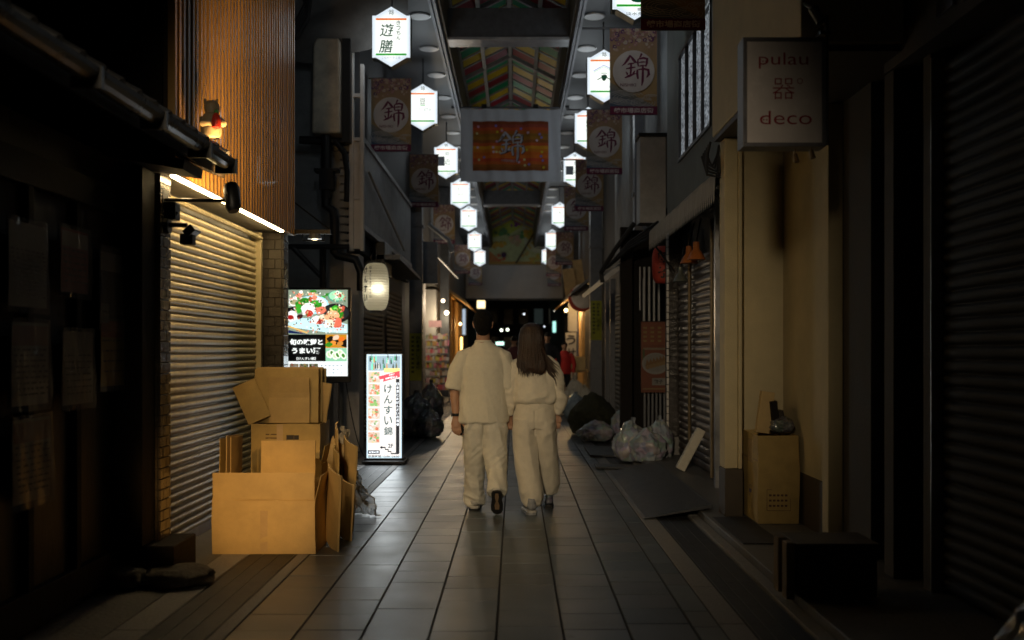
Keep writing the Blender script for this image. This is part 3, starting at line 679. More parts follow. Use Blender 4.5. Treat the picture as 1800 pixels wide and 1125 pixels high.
# grey cloth / duct bags overhead at the top left
mb = MB(); n = 14
for j in range(n):
    for i in range(n):
        u = i/(n-1); v = j/(n-1); mb.v.append((-3.2+1.75*u, 13.9+.2*hsh(u*3, v*3, 1), 5.62+1.9*v-.35*(1-u)*(1-v)*0+.18*hsh(u*4, v*4, 3)-.45*(1-u)))
for j in range(n-1):
    for i in range(n-1): k = j*n+i; mb.f.append([k, k+1, k+n+1, k+n])
mb.build("tarpaulin", mat("grey_tarpaulin", (.12, .115, .11), .6, bump=.2, bscale=6), gh, smooth=True)
mb = MB()
for i in range(5): mb.tube([(-3.15+.05*i, 13.6, 7.2), (-2.95+.06*i, 13.55, 6.3-.05*i), (-2.75, 13.6, 6.05-.06*i), (-2.9, 13.6, 5.75-.05*i), (-3.2, 13.6, 5.65-.04*i)], .035, 8)
mb.build("cable_bundle", M['rubber'], gh, smooth=True)
# little bracket lamp at the end of the amber shop
bl = thing("bracket_lamp", (-1.98, 9.95, 2.5), "small bracket lamp on a board at the far end of the amber slats", "lamp")
mb = MB(); mb.box(-2.16, -1.79, 9.92, 9.99, 2.525, 2.565); mb.build("board", M['darkwood'], bl)
mb = MB(); mb.tube([(-2.15, 9.95, 2.84), (-1.80, 9.95, 2.57)], .008, 6); mb.tube([(-2.05, 9.9, 2.52), (-2.05, 9.9, 2.455), (-1.84, 9.9, 2.455), (-1.84, 9.9, 2.52)], .006, 6); mb.build("stay", M['blackmetal'], bl)
mb = MB(); mb.lathe([(.05, .05), (.07, 0)], (-1.94, 9.93, 2.475), 14); mb.build("lamp_shade", M['alu'], bl)
mb = MB(); mb.lathe([(.012, .0), (.03, .008), (.012, .016)], (-1.94, 9.93, 2.462), 12); mb.build("bulb", emit("dim_bulb", (1, .75, .4), 5), bl)

# ---- digital food sign
def food_pic(p, u0, v0, u1, v1, seed, k=1.0, base=(.75, .78, .72)):
    r = random.Random(seed); p.rect(u0, v0, u1, v1, [c*k*.42 for c in base]); w, h = u1-u0, v1-v0
    pal = [(.95, .35, .2), (.9, .55, .4), (.95, .9, .8), (.35, .65, .2), (.98, .95, .9), (.85, .25, .15), (.95, .75, .35), (.2, .45, .15)]
    for i in range(26):
        c = r.choice(pal); a = r.uniform(.06, .17)*w; b = a*r.uniform(.5, .9)*min(1, h/w*1.2)
        u = r.uniform(u0+a, u1-a); v = r.uniform(v0+b, v1-b) if v1-v0 > 2*b else (v0+v1)/2
        p.ell(u, v, a, b, [x*k*.62 for x in c], 11, r.uniform(0, 3), .18)
ds = thing("digital_sign", (-2.54, 13.1, 1.2), "bright wall mounted menu screen with dishes, behind the cardboard pile", "screen")
dW, dH = .755, 1.10; dc = (-2.508, 13.05, 1.615)
mb = MB(); mb.box(dc[0]-dW/2-.03, dc[0]+dW/2+.03, 13.052, 13.16, dc[2]-dH/2-.08, dc[2]+dH/2+.03); mb.build("housing", M['blackmetal'], ds, bevel=.006)
mb = MB(); mb.box(dc[0]-.06, dc[0]+.06, 13.16, 14.2, dc[2]+.1, dc[2]+.2); mb.box(-2.32, -2.26, 13.1, 13.2, .07, 1.05); mb.build("mount", M['steel'], ds)
K = 1.15; p = Pic(.0002); w2, h2 = dW/2, dH/2
p.rect(-w2, -h2, w2, h2, (2.2, 2.35, 2.3))
rr = random.Random(21); y0 = -.02
p.rect(-w2, y0, w2, h2, (1.2, 1.35, 1.15))
pal = [(2, .75, .45), (1.7, 1.0, .8), (2.3, 2.2, 2.1), (.45, 1.3, .3), (2.4, 2.4, 2.3), (1.6, .45, .35), (2.2, 1.9, 1.2), (.3, .8, .35), (1.6, 2, 2.2)]
def dish(u, v, a, b, rim, inside, foods, n):
    p.ell(u, v, a, b, rim, 28); p.ell(u, v+b*.06, a*.88, b*.82, inside, 28)
    for i in range(n):
        q = rr.uniform(0, 6.28); k = rr.uniform(0, .62); s = rr.uniform(.13, .26)*a
        p.ell(u+k*a*math.cos(q), v+b*.1+k*b*math.sin(q), s, s*rr.uniform(.5, .85), rr.choice(foods), 10, rr.uniform(0, 3), .2)
GR = [(.35, 1.2, .25), (.5, 1.5, .35)]; SA = [(1.9, .75, .5), (2.2, 1.3, 1.0), (1.6, .4, .3), (2.4, 2.2, 2.0)]; RI = [(2.4, 2.3, 2.1), (2.2, 1.9, 1.3)]
for i in range(26): p.ell(rr.uniform(-w2+.05, w2-.05), rr.uniform(h2-.13, h2-.02), rr.uniform(.02, .05), .02, rr.choice(GR+SA+RI), 10, 0, .2)
p.ell(-w2+.07, h2-.16, .065, .05, (2.2, 2.2, 2.1), 20); p.ell(-w2+.07, h2-.155, .05, .035, (1.6, 1.5, 1.1), 20)
dish(w2-.14, h2-.08, .11, .075, (.7, 1.5, 1.2), (1.5, 2, 1.7), SA, 5)
dish(-.06, h2-.19, .20, .12, (1.6, 2.0, 2.2), (2.1, 2.2, 2.2), SA+GR, 16)
p.poly([(-w2, h2-.23), (-w2+.12, h2-.2), (-w2+.16, h2-.28), (-w2, h2-.3)], (.05, .07, .1))
p.ell(-w2+.05, h2-.34, .07, .075, (2.2, 2.2, 2.2), 20); p.ell(-w2+.03, h2-.35, .04, .03, (1.5, .2, .15), 16)
dish(w2-.15, h2-.30, .19, .125, (.06, .09, .11), (.25, .32, .34), [(2.3, 2.2, 1.8), (1.9, .7, .5), (2.2, 2, 1.2)], 7)
p.ell(w2-.15, h2-.24, .05, .04, (.5, 1.6, .3), 14, 0, .1); p.ell(w2-.15, h2-.24, .028, .02, (1.2, 2.1, .9), 12)
p.poly([(-w2, h2-.42), (-.22, h2-.36), (.1, h2-.37), (w2, h2-.44), (w2, y0+.02), (.1, y0+.03), (-w2, y0+.1)], (1.9, 2.2, 2.35))
for (u, v, a, b, c) in [(-.2, .42, .09, .05, GR[0]), (-.05, .40, .07, .05, GR[1]), (.26, .27, .07, .07, GR[0]), (-.25, .34, .05, .06, GR[1]), (-.12, .33, .09, .09, (2.4, 2.35, 2.3)), (-.11, .28, .05, .045, (1.9, .45, .3)),
    (.04, .32, .07, .05, (2.2, 1.1, .85)), (-.23, .24, .04, .03, (.5, .08, .2)), (-.02, .2, .06, .05, (2.4, 2.3, 2.2)), (.06, .22, .05, .05, (2.2, 2.0, 1.9)), (.03, .17, .04, .03, (1.5, .4, .35)), (.18, .25, .1, .07, (2.3, 1.7, 1.2)), (.24, .16, .07, .07, (2.2, 1.0, .75)), (.16, .15, .06, .05, (2.4, 2.1, 1.9)), (.12, .13, .04, .035, (2.4, 2.4, 2.3))]:
    p.ell(u, v-.03, a, b, c, 14, .3, .12)
for i in range(260):
    u = rr.uniform(-w2+.02, w2-.02); v = rr.uniform(y0+.02, h2-.02); c = rr.choice([(2.2, 2.1, 1.9), (1.9, 1.5, 1.1), (1.5, .7, .5), (.4, .9, .25), (2.3, 2.3, 2.3), (.9, .6, .3), (.25, .3, .28), (2.1, 1.2, .9)]); s_ = rr.uniform(.005, .016)
    p.ell(u, v, s_, s_*.7, c, 7, rr.uniform(0, 3), .3)
p.poly([(-w2, .0), (-.1, y0), (-w2, y0+.06)], (.1, .25, .7)); p.line([(-w2, .09), (-.12, .0)], .02, (2, 1.7, .9))
p.rect(-w2, -.36, .11, y0, (.012, .012, .014))
p.rect(.11, -.19, w2, y0, (1.9, 1.2, .25)); p.poly([(.11, -.1), (w2, -.19), (w2, -.08)], (.1, .08, .1))
for u, v, c in [(.17, -.07, (.25, .2, .15)), (.24, -.06, (2.2, 1.9, 1.6)), (.31, -.08, (2.0, 1.0, .3)), (.2, -.13, (2.1, 1.3, .5)), (.29, -.14, (1.9, 1.2, .5)), (.15, -.15, (.5, 1.2, .3))]: p.ell(u, v, .045, .03, c, 12, .3, .15)
p.rect(.11, -.36, w2, -.192, (1.3, 1.9, 1.5))
for i in range(6): p.ell(.155+.036*i, -.275+.022*math.sin(i*2), .035, .05, (2.2, 2.3, 2.0), 14, .5, .1); p.ell(.155+.036*i, -.275+.022*math.sin(i*2), .02, .03, (.6, 1.2, .4) if i % 2 else (1.8, 2, 1.5), 12, .5, .1)
for i in range(3): food_pic(p, -w2+.03+i*.125, -h2+.01, -w2+.145+i*.125, -.39, 5+i, 2.0, (1.2, 1.1, .9))
for j in range(3):
    for i in range(6): p.rect(.05+i*.05+.01*((i*j) % 3), -.42-.045*j, .05+i*.05+.025, -.412-.045*j, (.25, .5, 1.0))
p.c = [tuple(min(1.25, x*x*.21 if x < 2 else x*.5) for x in c) for c in p.c]; p.build("screen", P_EMIT, ds, (dc[0], 13.0515, dc[2]))
q = Pic(.0002); wt = (K, K*1.05, K)
for t, v in (("旬の味覚と", -.115), ("うまい酒", -.225)): q.text(t, -.133, v, .078, wt, .045, w=.42 if len(t) == 5 else .36)
q.text("【けんすい錦】", -.133, -.325, .036, wt, .02, w=.24)
q.build("lettering", P_EMIT, ds, (dc[0], 13.0515-p.d-.0005, dc[2]))

def area(name, loc, w, h, p, col, parent, toward=(0, -1, 0)):
    l = bpy.data.lights.new(name, 'AREA'); l.shape = 'RECTANGLE'; l.size = w; l.size_y = h; l.energy = p; l.color = col
    o = bpy.data.objects.new(name, l); COL.objects.link(o); o.rotation_euler = Vector(toward).to_track_quat('-Z', 'Z').to_euler(); o.location = Vector(loc)-ORG[parent.name]; o.parent = parent; return o
area("screen_light", (dc[0], 13.0, dc[2]), .7, 1.0, 4.5, (.92, 1, .95), ds)

# ---- standing light box sign
kb = thing("standing_sign", (-1.60, 12.62, 0), "standing white lightbox sign with vertical lettering and wheeled black base", "sign")
sw, s0, s1 = .44, .065, 1.355; cx = -1.60
mb = MB(); mb.box(cx-sw/2, cx+sw/2, 12.54, 12.70, s0, s1); mb.build("light_box", M['alu'], kb, bevel=.02)
mb = MB(); mb.box(cx-.26, cx+.27, 12.42, 12.85, .012, .05); mb.box(cx-.24, cx+.24, 12.5, 12.76, .05, .075); mb.build("base", M['rubber'], kb, bevel=.012)
for dx in (-.21, .21):
    for dy in (12.44, 12.82): MB().lathe([(.02, -.012), (.02, .012)], (cx+dx, dy, .02), 12, 'x').build("wheel", M['rubber'], kb)
K = 1.12; p = Pic(.0002); H0, H1 = s0+.01, s1-.01; wv = sw/2-.006
p.rect(-wv, H0, wv, H1, (.75*K, .95*K, 1.05*K)); p.rect(-wv+.02, H0+.02, wv-.02, H1-.02, (K*1.05, K, K*.95))
p.rect(-wv+.02, H1-.20, wv-.02, H1-.02, (.45, .62, .7))
rr = random.Random(4)
for i in range(34):
    u = -wv+.03+rr.random()*(2*wv-.06); v = H1-.19+rr.choice((0, .07, .1))+rr.random()*.02; c = rr.choice([(.1, .5, .3), (.3, 1.2, .8), (.05, .08, .06), (.9, .95, .9), (.9, .5, .2), (.1, .2, .15)])
    p.rect(u-.009, v, u+.009, v+.05, c); p.rect(u-.004, v+.05, u+.004, v+.072, c)
p.rect(0, H1-.22, wv-.02, H1-.17, (1.6, 1.1, .4))
for i in range(6): food_pic(p, -wv+.022, H1-.345-.147*i, -wv+.165, H1-.215-.147*i, 30+i, 1.7, (1.3, 1.1, .9))
p.rect(-wv+.022, H0+.055, -wv+.165, H0+.10, (.05, .06, .08))
p.rect(wv-.065, H0+.06, wv-.022, H1-.30, (.02, .022, .03))
p.poly([(-.06, H1-.27), (wv-.02, H1-.20), (wv-.015, H1-.275), (-.01, H1-.335), (.0, H1-.30), (-.05, H1-.305)], (1.5, .12, .16))
p.line([(-.02, H0+.135), (.02, H0+.135), (.02, H0+.11), (.055, H0+.11), (.055, H0+.085), (.09, H0+.085), (.09, H0+.06), (wv-.03, H0+.06)], .016, (.02, .02, .03))
p.poly([(-.05, H0+.135), (-.02, H0+.155), (-.02, H0+.115)], (.02, .02, .03))
p.build("sign_face", P_EMIT, kb, (cx, 12.5385, 0))
q = Pic(.0002); ink = (.02, .10, .10)
q.vtext("けんすい錦", .055, H1-.42, .115, ink, .012, 1.12)
q.text("2F", .085, H0+.155, .05, (.02, .03, .05), .02); q.text("営業時間 12:00~24:00", .0, H0+.026, .030, (.02, .03, .05), .015, w=.38)
q.text("日本酒", .10, H1-.245, .022, (2, 1.9, 1.9), .02, ang=.18); q.text("30種類以上", .095, H1-.283, .024, (2, 1.9, 1.9), .02, w=.15, ang=.18)
q.vtext("日本酒とおばんざいの酒場", wv-.044, H1-.36, .036, (1.8, 1.9, 2), .01, 1.25); q.text("全席45席", -wv+.093, H0+.078, .025, (1.8, 1.9, 2), .01, w=.12)
q.build("lettering", P_EMIT, kb, (cx, 12.5385-p.d-.0005, 0))
area("sign_light", (cx, 12.48, .7), .4, 1.25, 6.0, (.85, .95, 1), kb)
mb = MB(); P = []
for i in range(15): t = i/14; P.append((-2.18+.36*t, 13.2-.5*t, .95*(1-t)**1.7+.05-.05*math.sin(math.pi*t)))
mb.tube(P, .007, 6); o = mb.build("power_cable", M['rubber'], None, loc=(-1.9, 12.9, 0), smooth=True); prop(o, "thin black cable drooping from the wall to the standing sign", "cable")

# ---- paper lantern
pl = thing("paper_lantern", (-1.765, 13.0, 1.87), "white paper lantern lit from inside and wrapped in clear plastic", "lantern")
def chochin(c, r, h, n=72, ribs=18):
    pr = []
    for i in range(n+1):
        t = i/n; e = min(1, (1-abs(2*t-1)**3.2)**.5 if abs(2*t-1) < 1 else 0); pr.append((r*(.45+.55*e)*(1-.03*(math.sin(t*ribs*math.pi)**2)), h*t))
    return MB().lathe(pr, c, 40)
lanm = bpy.data.materials.new("lantern_paper"); lanm.use_nodes = True; nt = lanm.node_tree; b = nt.nodes["Principled BSDF"]
b.inputs["Base Color"].default_value = (.7, .66, .54, 1); b.inputs["Roughness"].default_value = .5; b.inputs["Transmission Weight"].default_value = 0
tr = nt.nodes.new("ShaderNodeBsdfTranslucent"); tr.inputs[0].default_value = (.8, .76, .62, 1); mx = nt.nodes.new("ShaderNodeMixShader"); mx.inputs[0].default_value = .6
nt.links.new(b.outputs[0], mx.inputs[1]); nt.links.new(tr.outputs[0], mx.inputs[2]); nt.links.new(mx.outputs[0], nt.nodes["Material Output"].inputs[0])
chochin((-1.765, 13.0, 1.90), .168, .60).build("shade", lanm, pl, smooth=True)
mb = MB(); mb.lathe([(.075, .0), (.085, .035)], (-1.765, 13.0, 2.50), 20); mb.build("cap", M['blackmetal'], pl)
mb = MB(); mb.lathe([(.08, .0), (.075, .03)], (-1.765, 13.0, 1.872), 20); mb.build("bottom_ring", M['blackmetal'], pl)
bm_ = MB(); bm_.lathe([(.005, -.05), (.035, -.035), (.05, 0), (.035, .035), (.005, .05)], (-1.735, 12.895, 2.17), 16); bm_.build("bulb", emit("lantern_bulb", (1.0, .93, .76), 13), pl, smooth=True)
sk = Pic(.0002)
mb = MB(); n = 36; rows = [(1.83, .175), (1.9, .178), (2.1, .180), (2.3, .180), (2.46, .165), (2.53, .10)]
for z, r_ in rows:
    for k in range(n):
        q_ = 2*math.pi*k/n; rr_ = r_*(1+.035*hsh(math.cos(q_)*4, math.sin(q_)*4, z*6)); mb.v.append((-1.765+rr_*math.cos(q_), 13.0+rr_*math.sin(q_), z+.02*hsh(q_*3, z, 0)))
for j in range(len(rows)-1):
    for k in range(n): mb.f.append([j*n+k, j*n+(k+1) % n, (j+1)*n+(k+1) % n, (j+1)*n+k])
cw = bpy.data.materials.new("clear_wrap"); cw.use_nodes = True; b = cw.node_tree.nodes["Principled BSDF"]; b.inputs["Roughness"].default_value = .15; b.inputs["Alpha"].default_value = .05; b.inputs["Base Color"].default_value = (.8, .8, .8, 1)
mb.build("plastic_wrap", cw, pl, smooth=True)
q = Pic(.0003)
for i, ch in enumerate("けんすい"): q.text(ch, -.12, .45-i*.115, .09, (.02, .02, .02), .03, w=.06)
for i, ch in enumerate("日本酒とおばんざい"): q.text(ch, -.045, .48-i*.045, .034, (.03, .03, .03), .02, w=.025)
me = q.mesh("lettering"); 
for v in me.vertices:  # wrap round the lantern
    a = v.co.x/.17; v.co = Vector((.172*math.sin(a), -.172*math.cos(a), v.co.z))
me.transform(Matrix.Translation((-1.765, 13.0, 1.95))); link_mesh("lettering", me, P_INK, pl)
MB().tube([(-1.765, 13.0, 2.535), (-1.765, 13.0, 2.72)], .008, 6).build("hook", M['blackmetal'], pl)
# ================================================================== ARCADE: pillars, ceiling, roof, signs, banners
ar = thing("arcade_roof", (0, 20, 6), "arcade roof with coloured glass bands, side soffits and dark steel ribs", "roof")
mb = MB(); mb.box(-2.6, -1.20, 2.5, 50, 6.32, 6.40); mb.build("soffit", M['soffit'], ar)
mb = MB(); mb.box(1.0, 2.6, 2.5, 50, 6.32, 6.40); mb.build("soffit", M['soffit'], ar)
mb = MB()
for x in (-1.195, -1.135, .935, .99):
    mb.box(x-.02, x+.02, 2.5, 50, 6.26, 6.36)
mb.build("track_rail", mat("rail_aluminium", (.20, .20, .23), .45, .4), ar)
mb = MB()
for x, s in ((-1.10, -1), (.90, 1)): mb.box(x-.03, x+.03, 2.5, 50, 6.36, 7.15)
mb.build("curb_panel", mat("brown_panel", (.10, .08, .05), .5), ar)
mb = MB(); y = 7.0
while y < 40: mb.box(-1.07, .87, y, y+.34, 6.38, 6.86); y += 9.35
mb.build("tie_beam", M['steel'], ar)
mb = MB(); y = 6.98
while y < 40: mb.box(-1.07, .87, y-.04, y+.36, 6.335, 6.378); y += 9.35
mb.build("beam_flange", mat("pale_beam_edge", (.5, .5, .52), .35, .3), ar)
RG = {'y': mat("yellow_glass", (.75, .52, .012), .4, var=.12, bump=.0), 'r': mat("maroon_glass", (.38, .03, .05), .4, var=.15, bump=.0), 'g': mat("green_glass", (.02, .36, .15), .4, var=.15, bump=.0)}
G = {k: MB() for k in 'yrg'}; ribs = MB(); y = 20.05-.62*27; i = 0
xe, xr = .95, 0.0; cxr = -.10; ze, zr = 7.08, 7.56
while y < 48:
    c = 'yrg'[i % 3]
    for s in (-1, 1):
        for a, b_ in ((.06, .5), (.56, .93)):
            xa, xb = cxr+s*a, cxr+s*b_; za = zr-(zr-ze)*a/xe; zb = zr-(zr-ze)*b_/xe
            G[c].quad((xa, y+.10, za+.14), (xb, y+.10, zb+.14), (xb, y+.56, zb-.01), (xa, y+.56, za-.01))
        # cross bar
        xa, xb = cxr, cxr+s*xe
        d = .08 if i % 6 == 5 else .02
        ribs.add([(xa, y+.0, zr), (xb, y, ze), (xb, y+.08, ze), (xa, y+.08, zr), (xa, y, zr-d), (xb, y, ze-d), (xb, y+.08, ze-d), (xa, y+.08, zr-d)], [(0,1,2,3), (4,7,6,5), (0,4,5,1), (2,6,7,3), (1,5,6,2)])
        z0_ = zr-(zr-ze)*.53/xe
    y += .62; i += 1
for c in 'yrg': o = G[c].build("glass_band", RG[c], ar, recalc=False)
ribs.build("roof_rib", mat("rib_paint", (.30, .29, .28), .5, .1), ar)
mb = MB()
for dx in (-.53, 0, .53): z = zr-(zr-ze)*abs(dx)/xe; mb.box(cxr+dx-.035, cxr+dx+.035, 2.5, 48, z-.06, z-.005)
for dx in (-.97, .97): mb.box(cxr+dx-.03, cxr+dx+.03, 2.5, 48, ze-.08, ze+.02)
mb.build("purlin", mat("purlin_paint", (.34, .33, .31), .5, .1), ar)
mb = MB()
for s in (-1, 1):
    mb.quad((cxr, 2.5, zr+.35), (cxr+s*1.1, 2.5, ze+.3), (cxr+s*1.1, 48, ze+.3), (cxr, 48, zr+.35))
mb.build("outer_skin", M['blackmetal'], ar, recalc=False)
# round downlights in the soffits (switched off)
dl0 = None; dm = mat("opal_downlight", (.8, .78, .78), .35, var=.08, bump=0)
for side, x in (("left", -1.40), ("right", 1.17)):
    for i in range(18):
        y = 8.6+1.62*i
        if dl0 is None:
            dl0 = thing("downlight", (x, y, 6.30), "", "downlight", "round downlights in the arcade soffits")
            MB().lathe([(.15, 0), (.155, .018)], (x, y, 6.30), 28).build("diffuser", dm, dl0, smooth=True)
            MB().lathe([(.165, .012), (.165, .02)], (x, y, 6.30), 28).build("rim", M['alu'], dl0)
            o = dl0
        else: o = copy_tree(dl0); o.location = (x, y, 6.30)
        o["label"] = f"unlit round downlight in the {side} soffit of the arcade"
# pillars
def pillar(x, y, w, label, sign=None, side=1):
    t = thing("arcade_pillar", (x, y, 0), label, "pillar", "steel pillars along the arcade")
    mb = MB(); mb.box(x-w/2, x+w/2, y-w/2, y+w/2, 0, 6.30); mb.build("shaft", M['steel'], t, bevel=.01)
    mb = MB(); mb.box(x-w/2-.03, x+w/2+.03, y-w/2-.03, y+w/2+.03, 4.0, 4.04); mb.box(x-w/2-.05, x+w/2+.05, y-w/2-.05, y+w/2+.05, 0, .05); mb.build("collar", M['steel'], t)
    if sign:
        z0, z1 = sign; p = Pic(.0004); p.rect(-w/2+.01, z0, w/2-.01, z1, (.42, .42, .02))
        h = (z1-z0)/11
        for i, ch in enumerate("自転車押して通行"): p.text(ch, .05, z1-h*(i+1), h*.8, (.03, .03, .01), .02, w=h*.8)
        for i in range(9): p.rect(-.09, z1-h*(i+1)-.02, -.03, z1-h*(i+1)+.03, (.08, .08, .01))
        q = p.build("yellow_notice", P_INK, t, (x, y-w/2-.003, 0))
    return t
pillar(-2.10, 21.8, .27, "grey steel arcade pillar with yellow notice beside the left bags", (.75, 1.75))
pillar(-2.32, 14.8, .14, "slim grey steel pillar behind the lit paper lantern")
pillar(2.07, 26.2, .30, "grey steel arcade pillar with yellow notice, right side past the black net", (1.65, 2.65))
pillar(2.12, 17.3, .22, "grey steel pillar half hidden behind the black shop front on the right")
pillar(-2.12, 31, .27, "far left steel pillar beside the snack rack")
pillar(2.10, 36, .28, "far right steel pillar beyond the lit wooden eave")

# hexagonal lit signs
HW, HH = .51, .80
HEX = [(-HW/2, -.35*HH), (-.40*HW, -.35*HH), (0, -.5*HH), (.40*HW, -.35*HH), (HW/2, -.35*HH), (HW/2, .35*HH), (.40*HW, .35*HH), (0, .5*HH), (-.40*HW, .35*HH), (-HW/2, .35*HH)]
HK = 1.22; HP = 1.9
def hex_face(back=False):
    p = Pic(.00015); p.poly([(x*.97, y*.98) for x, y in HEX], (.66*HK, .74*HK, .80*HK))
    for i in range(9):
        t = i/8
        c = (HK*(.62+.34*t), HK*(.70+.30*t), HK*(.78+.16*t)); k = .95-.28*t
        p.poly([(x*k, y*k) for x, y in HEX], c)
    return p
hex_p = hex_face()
hexroot = None; HEXM = mat("hex_sign_casing", (.06, .075, .06), .4, .3, bump=.03)
def hex_art(kind):
    p = Pic(.00015); ink = (.0, .05, .02); dk = (.01, .03, .02)
    p.brush(NISHIKI, 0, .315, .075, dk)
    p.rect(-.20, .215, .20, .240, (.85, .17, .0)); p.rect(-.20, -.245, .20, -.220, (.02, .36, .02))
    if kind == 0:
        p.vtext("きっちん", .095, .18, .062, ink, .015, 1.05); p.text("遊", -.055, .085, .17, ink, .012, shear=.15); p.text("膳", -.065, -.125, .17, ink, .012, shear=.15); p.text("こだわり手工房", 0, -.275, .035, (.25, .3, .4), 0, w=.24)
    elif kind == 1: p.text("豆", 0, .1, .10, ink, .0); p.text("八百", 0, -.04, .06, (.3, .35, .4), -.01, w=.3); p.line([(-.04, .03), (.04, .03)], .012, (.1, .5, .15))
    elif kind == 2: p.text("鮒", .03, .14, .10, (.3, .35, .35), 0); p.rect(-.2, -.12, -.03, .08, (.03, .035, .04)); p.text("近", .03, -.03, .13, ink, -.005); p.text("にしき魚店", 0, -.28, .035, (.3, .35, .4), 0, w=.2)
    elif kind == 3: p.line([(-.16, .07), (0, .16), (.16, .07)], .014, (.35, .4, .7)); p.line([(-.16, .045), (0, .135), (.16, .045)], .008, (.3, .6, .4)); p.ell(0, -.02, .045, .05, dk, 12, 0, .25); p.line([(-.1, -.06), (-.03, -.02), (.03, -.02), (.1, -.06)], .014, ink); p.line([(-.05, .04), (.05, .04)], .01, ink); p.text("けいらん", 0, -.16, .03, (.3, .35, .4), 0, w=.2)
    elif kind == 4: p.text("鰻", .05, -.275, .04, dk); p.text("淡水魚", 0, -.325, .035, dk, w=.2); p.ell(.04, -.17, .08, .03, ink, 16); p.text("川魚", 0, .05, .2, ink)
    elif kind == 5: p.text("丁", -.05, .10, .09, ink); p.text("のり", 0, -.03, .07, ink); p.text("こんぶ", 0, -.14, .05, (.3, .4, .4), w=.2)
    else: p.text("木", 0, .07, .09, dk); p.text("かまぼこ", 0, -.03, .05, (.3, .35, .35), w=.28); p.text("にしき", 0, -.28, .03, (.3, .4, .5))
    return p
def hex_sign(x, y, z, kind, label):
    global hexroot
    if hexroot is None:
        t = thing("hexagonal_sign", (x, y, z), label, "lit sign", "lit hexagonal shop signs hung along the arcade")
        MB().prism([(x+a, z+b) for a, b in HEX], y-.085, y+.085).build("casing", HEXM, t, bevel=.006)
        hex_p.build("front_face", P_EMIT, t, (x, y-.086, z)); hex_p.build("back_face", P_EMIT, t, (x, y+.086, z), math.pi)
        MB().tube([(x, y, z+.39), (x, y, 6.32)], .012, 8).build("hanger", M['steel'], t)
        HP_ = HP*(4.5 if y > 36 else 1); area("sign_tube", (x, y-.10, z), .42, .62, HP_, (.80, .92, 1.0), t); area("sign_tube", (x, y+.10, z), .42, .62, HP_, (.80, .92, 1.0), t, (0, 1, 0))
        hexroot = t
    else:
        t = thing("hexagonal_sign", (x, y, z), label, "lit sign", "lit hexagonal shop signs hung along the arcade")
        for ch in list(kids(hexroot)):
            if ch.name.startswith("lettering"): continue
            c = ch.copy(); COL.objects.link(c); c.parent = t; ORG[c.name] = Vector((x, y, z))
    hex_art(kind).build("lettering", P_EMIT, t, (x, y-.089, z))
L_HEX = [(-1.60, 9.6, 6, "lit sign over the amber slats, above the picture's top edge"), (-1.615, 13.46, 0, "nearest lit sign on the left, with brush written lettering, above the first left banner"), (-1.555, 17.35, 1, "second lit sign on the left, overlapping the first left banner's edge"),
         (-1.46, 21.8, 2, "third lit sign on the left, with a dark square, beside the big hanging cloth"), (-1.40, 26.4, 5, "fourth lit sign on the left, just below the big cloth's left corner"),
         (-1.41, 31.4, 6, "fifth lit sign on the left, whole and below the fourth"), (-1.49, 38.0, 6, "sixth lit sign on the left, second from the far end"), (-1.53, 44.6, 6, "farthest lit sign on the left, by the end wall")]
for x, y, k, lb in L_HEX: hex_sign(x, y, 5.49 if y < 20 else 5.42, k, lb)
R_HEX = [(1.335, 11.5, 4, "nearest lit sign on the right, cut by the top of the picture"), (1.325, 15.3, 3, "second lit sign on the right, with a roof drawing, half behind a banner"), (1.35, 18.9, 1, "third lit sign on the right, half behind the second whole banner"),
         (1.35, 23.2, 2, "fourth lit sign on the right, narrow, beside the big hanging cloth"), (1.36, 31, 6, "fifth lit sign on the right, behind the dark banner"), (1.38, 38.0, 6, "sixth lit sign on the right, beside the pale banner"), (1.42, 44.6, 6, "farthest lit sign on the right, by the end wall")]
for x, y, k, lb in R_HEX: hex_sign(x, y, 5.47, k, lb)

# banners
BW, BH = .60, 1.10; bannerroot = None
def banner_pic():
    p = Pic(.0001); r = random.Random(11); w, h = BW/2, BH/2
    p.rect(-w, -h, w, h, (.36, .23, .10))
    for i in range(10): t = i/10; p.rect(-w, h-.55*(1-t)-.03, w, h-.55*(1-t)+.03, (.36-.08*t, .23-.06*t, .10+.02*t))
    for i in range(8): p.poly([(-w, -h), (w, -h), (w, -h+.10-.008*i), (-w, -h+.42-.03*i)], (.20-.018*i, .17-.008*i, .13+.006*i))
    for i in range(120):
        v = h-abs(r.gauss(0, .11)); u = r.uniform(-w+.02, w-.02); c = r.choice([(.16, .05, .12), (.35, .16, .18), (.45, .36, .30), (.10, .04, .12), (.42, .28, .22), (.28, .12, .16)])
        if v < h-.33: continue
        s = r.uniform(.012, .028); v = min(v, h-s); p.ell(u, v, s, s, c, 8, 0, .25); p.ell(u, v, s*.4, s*.4, (.45, .36, .2), 6)
    p.ell(0, .0, .265, .265, (.50, .44, .41), 40)
    for (cu, cv, n, a0, a1, s0, st) in ((-.10, -.335, 5, .4, 5.6, .045, .028), (.12, -.40, 4, 1.5, 6.6, .03, .024), (.22, -.33, 3, .2, 4.8, .02, .02), (-.24, -.40, 4, 0, 3.3, .03, .025)):
        for i in range(n):
            rr_ = s0+st*i; P = []
            for j in range(22):
                q = a0+(a1-a0)*j/21; P.append((max(-w, min(w, cu+1.5*rr_*math.cos(q))), max(-h+.1, min(-.22, cv+.6*rr_*math.sin(q)))))
            p.line(P, .006, (.42, .40, .38))
    p.rect(-w, -h, w, -h+.105, (.13, .012, .05))
    return p
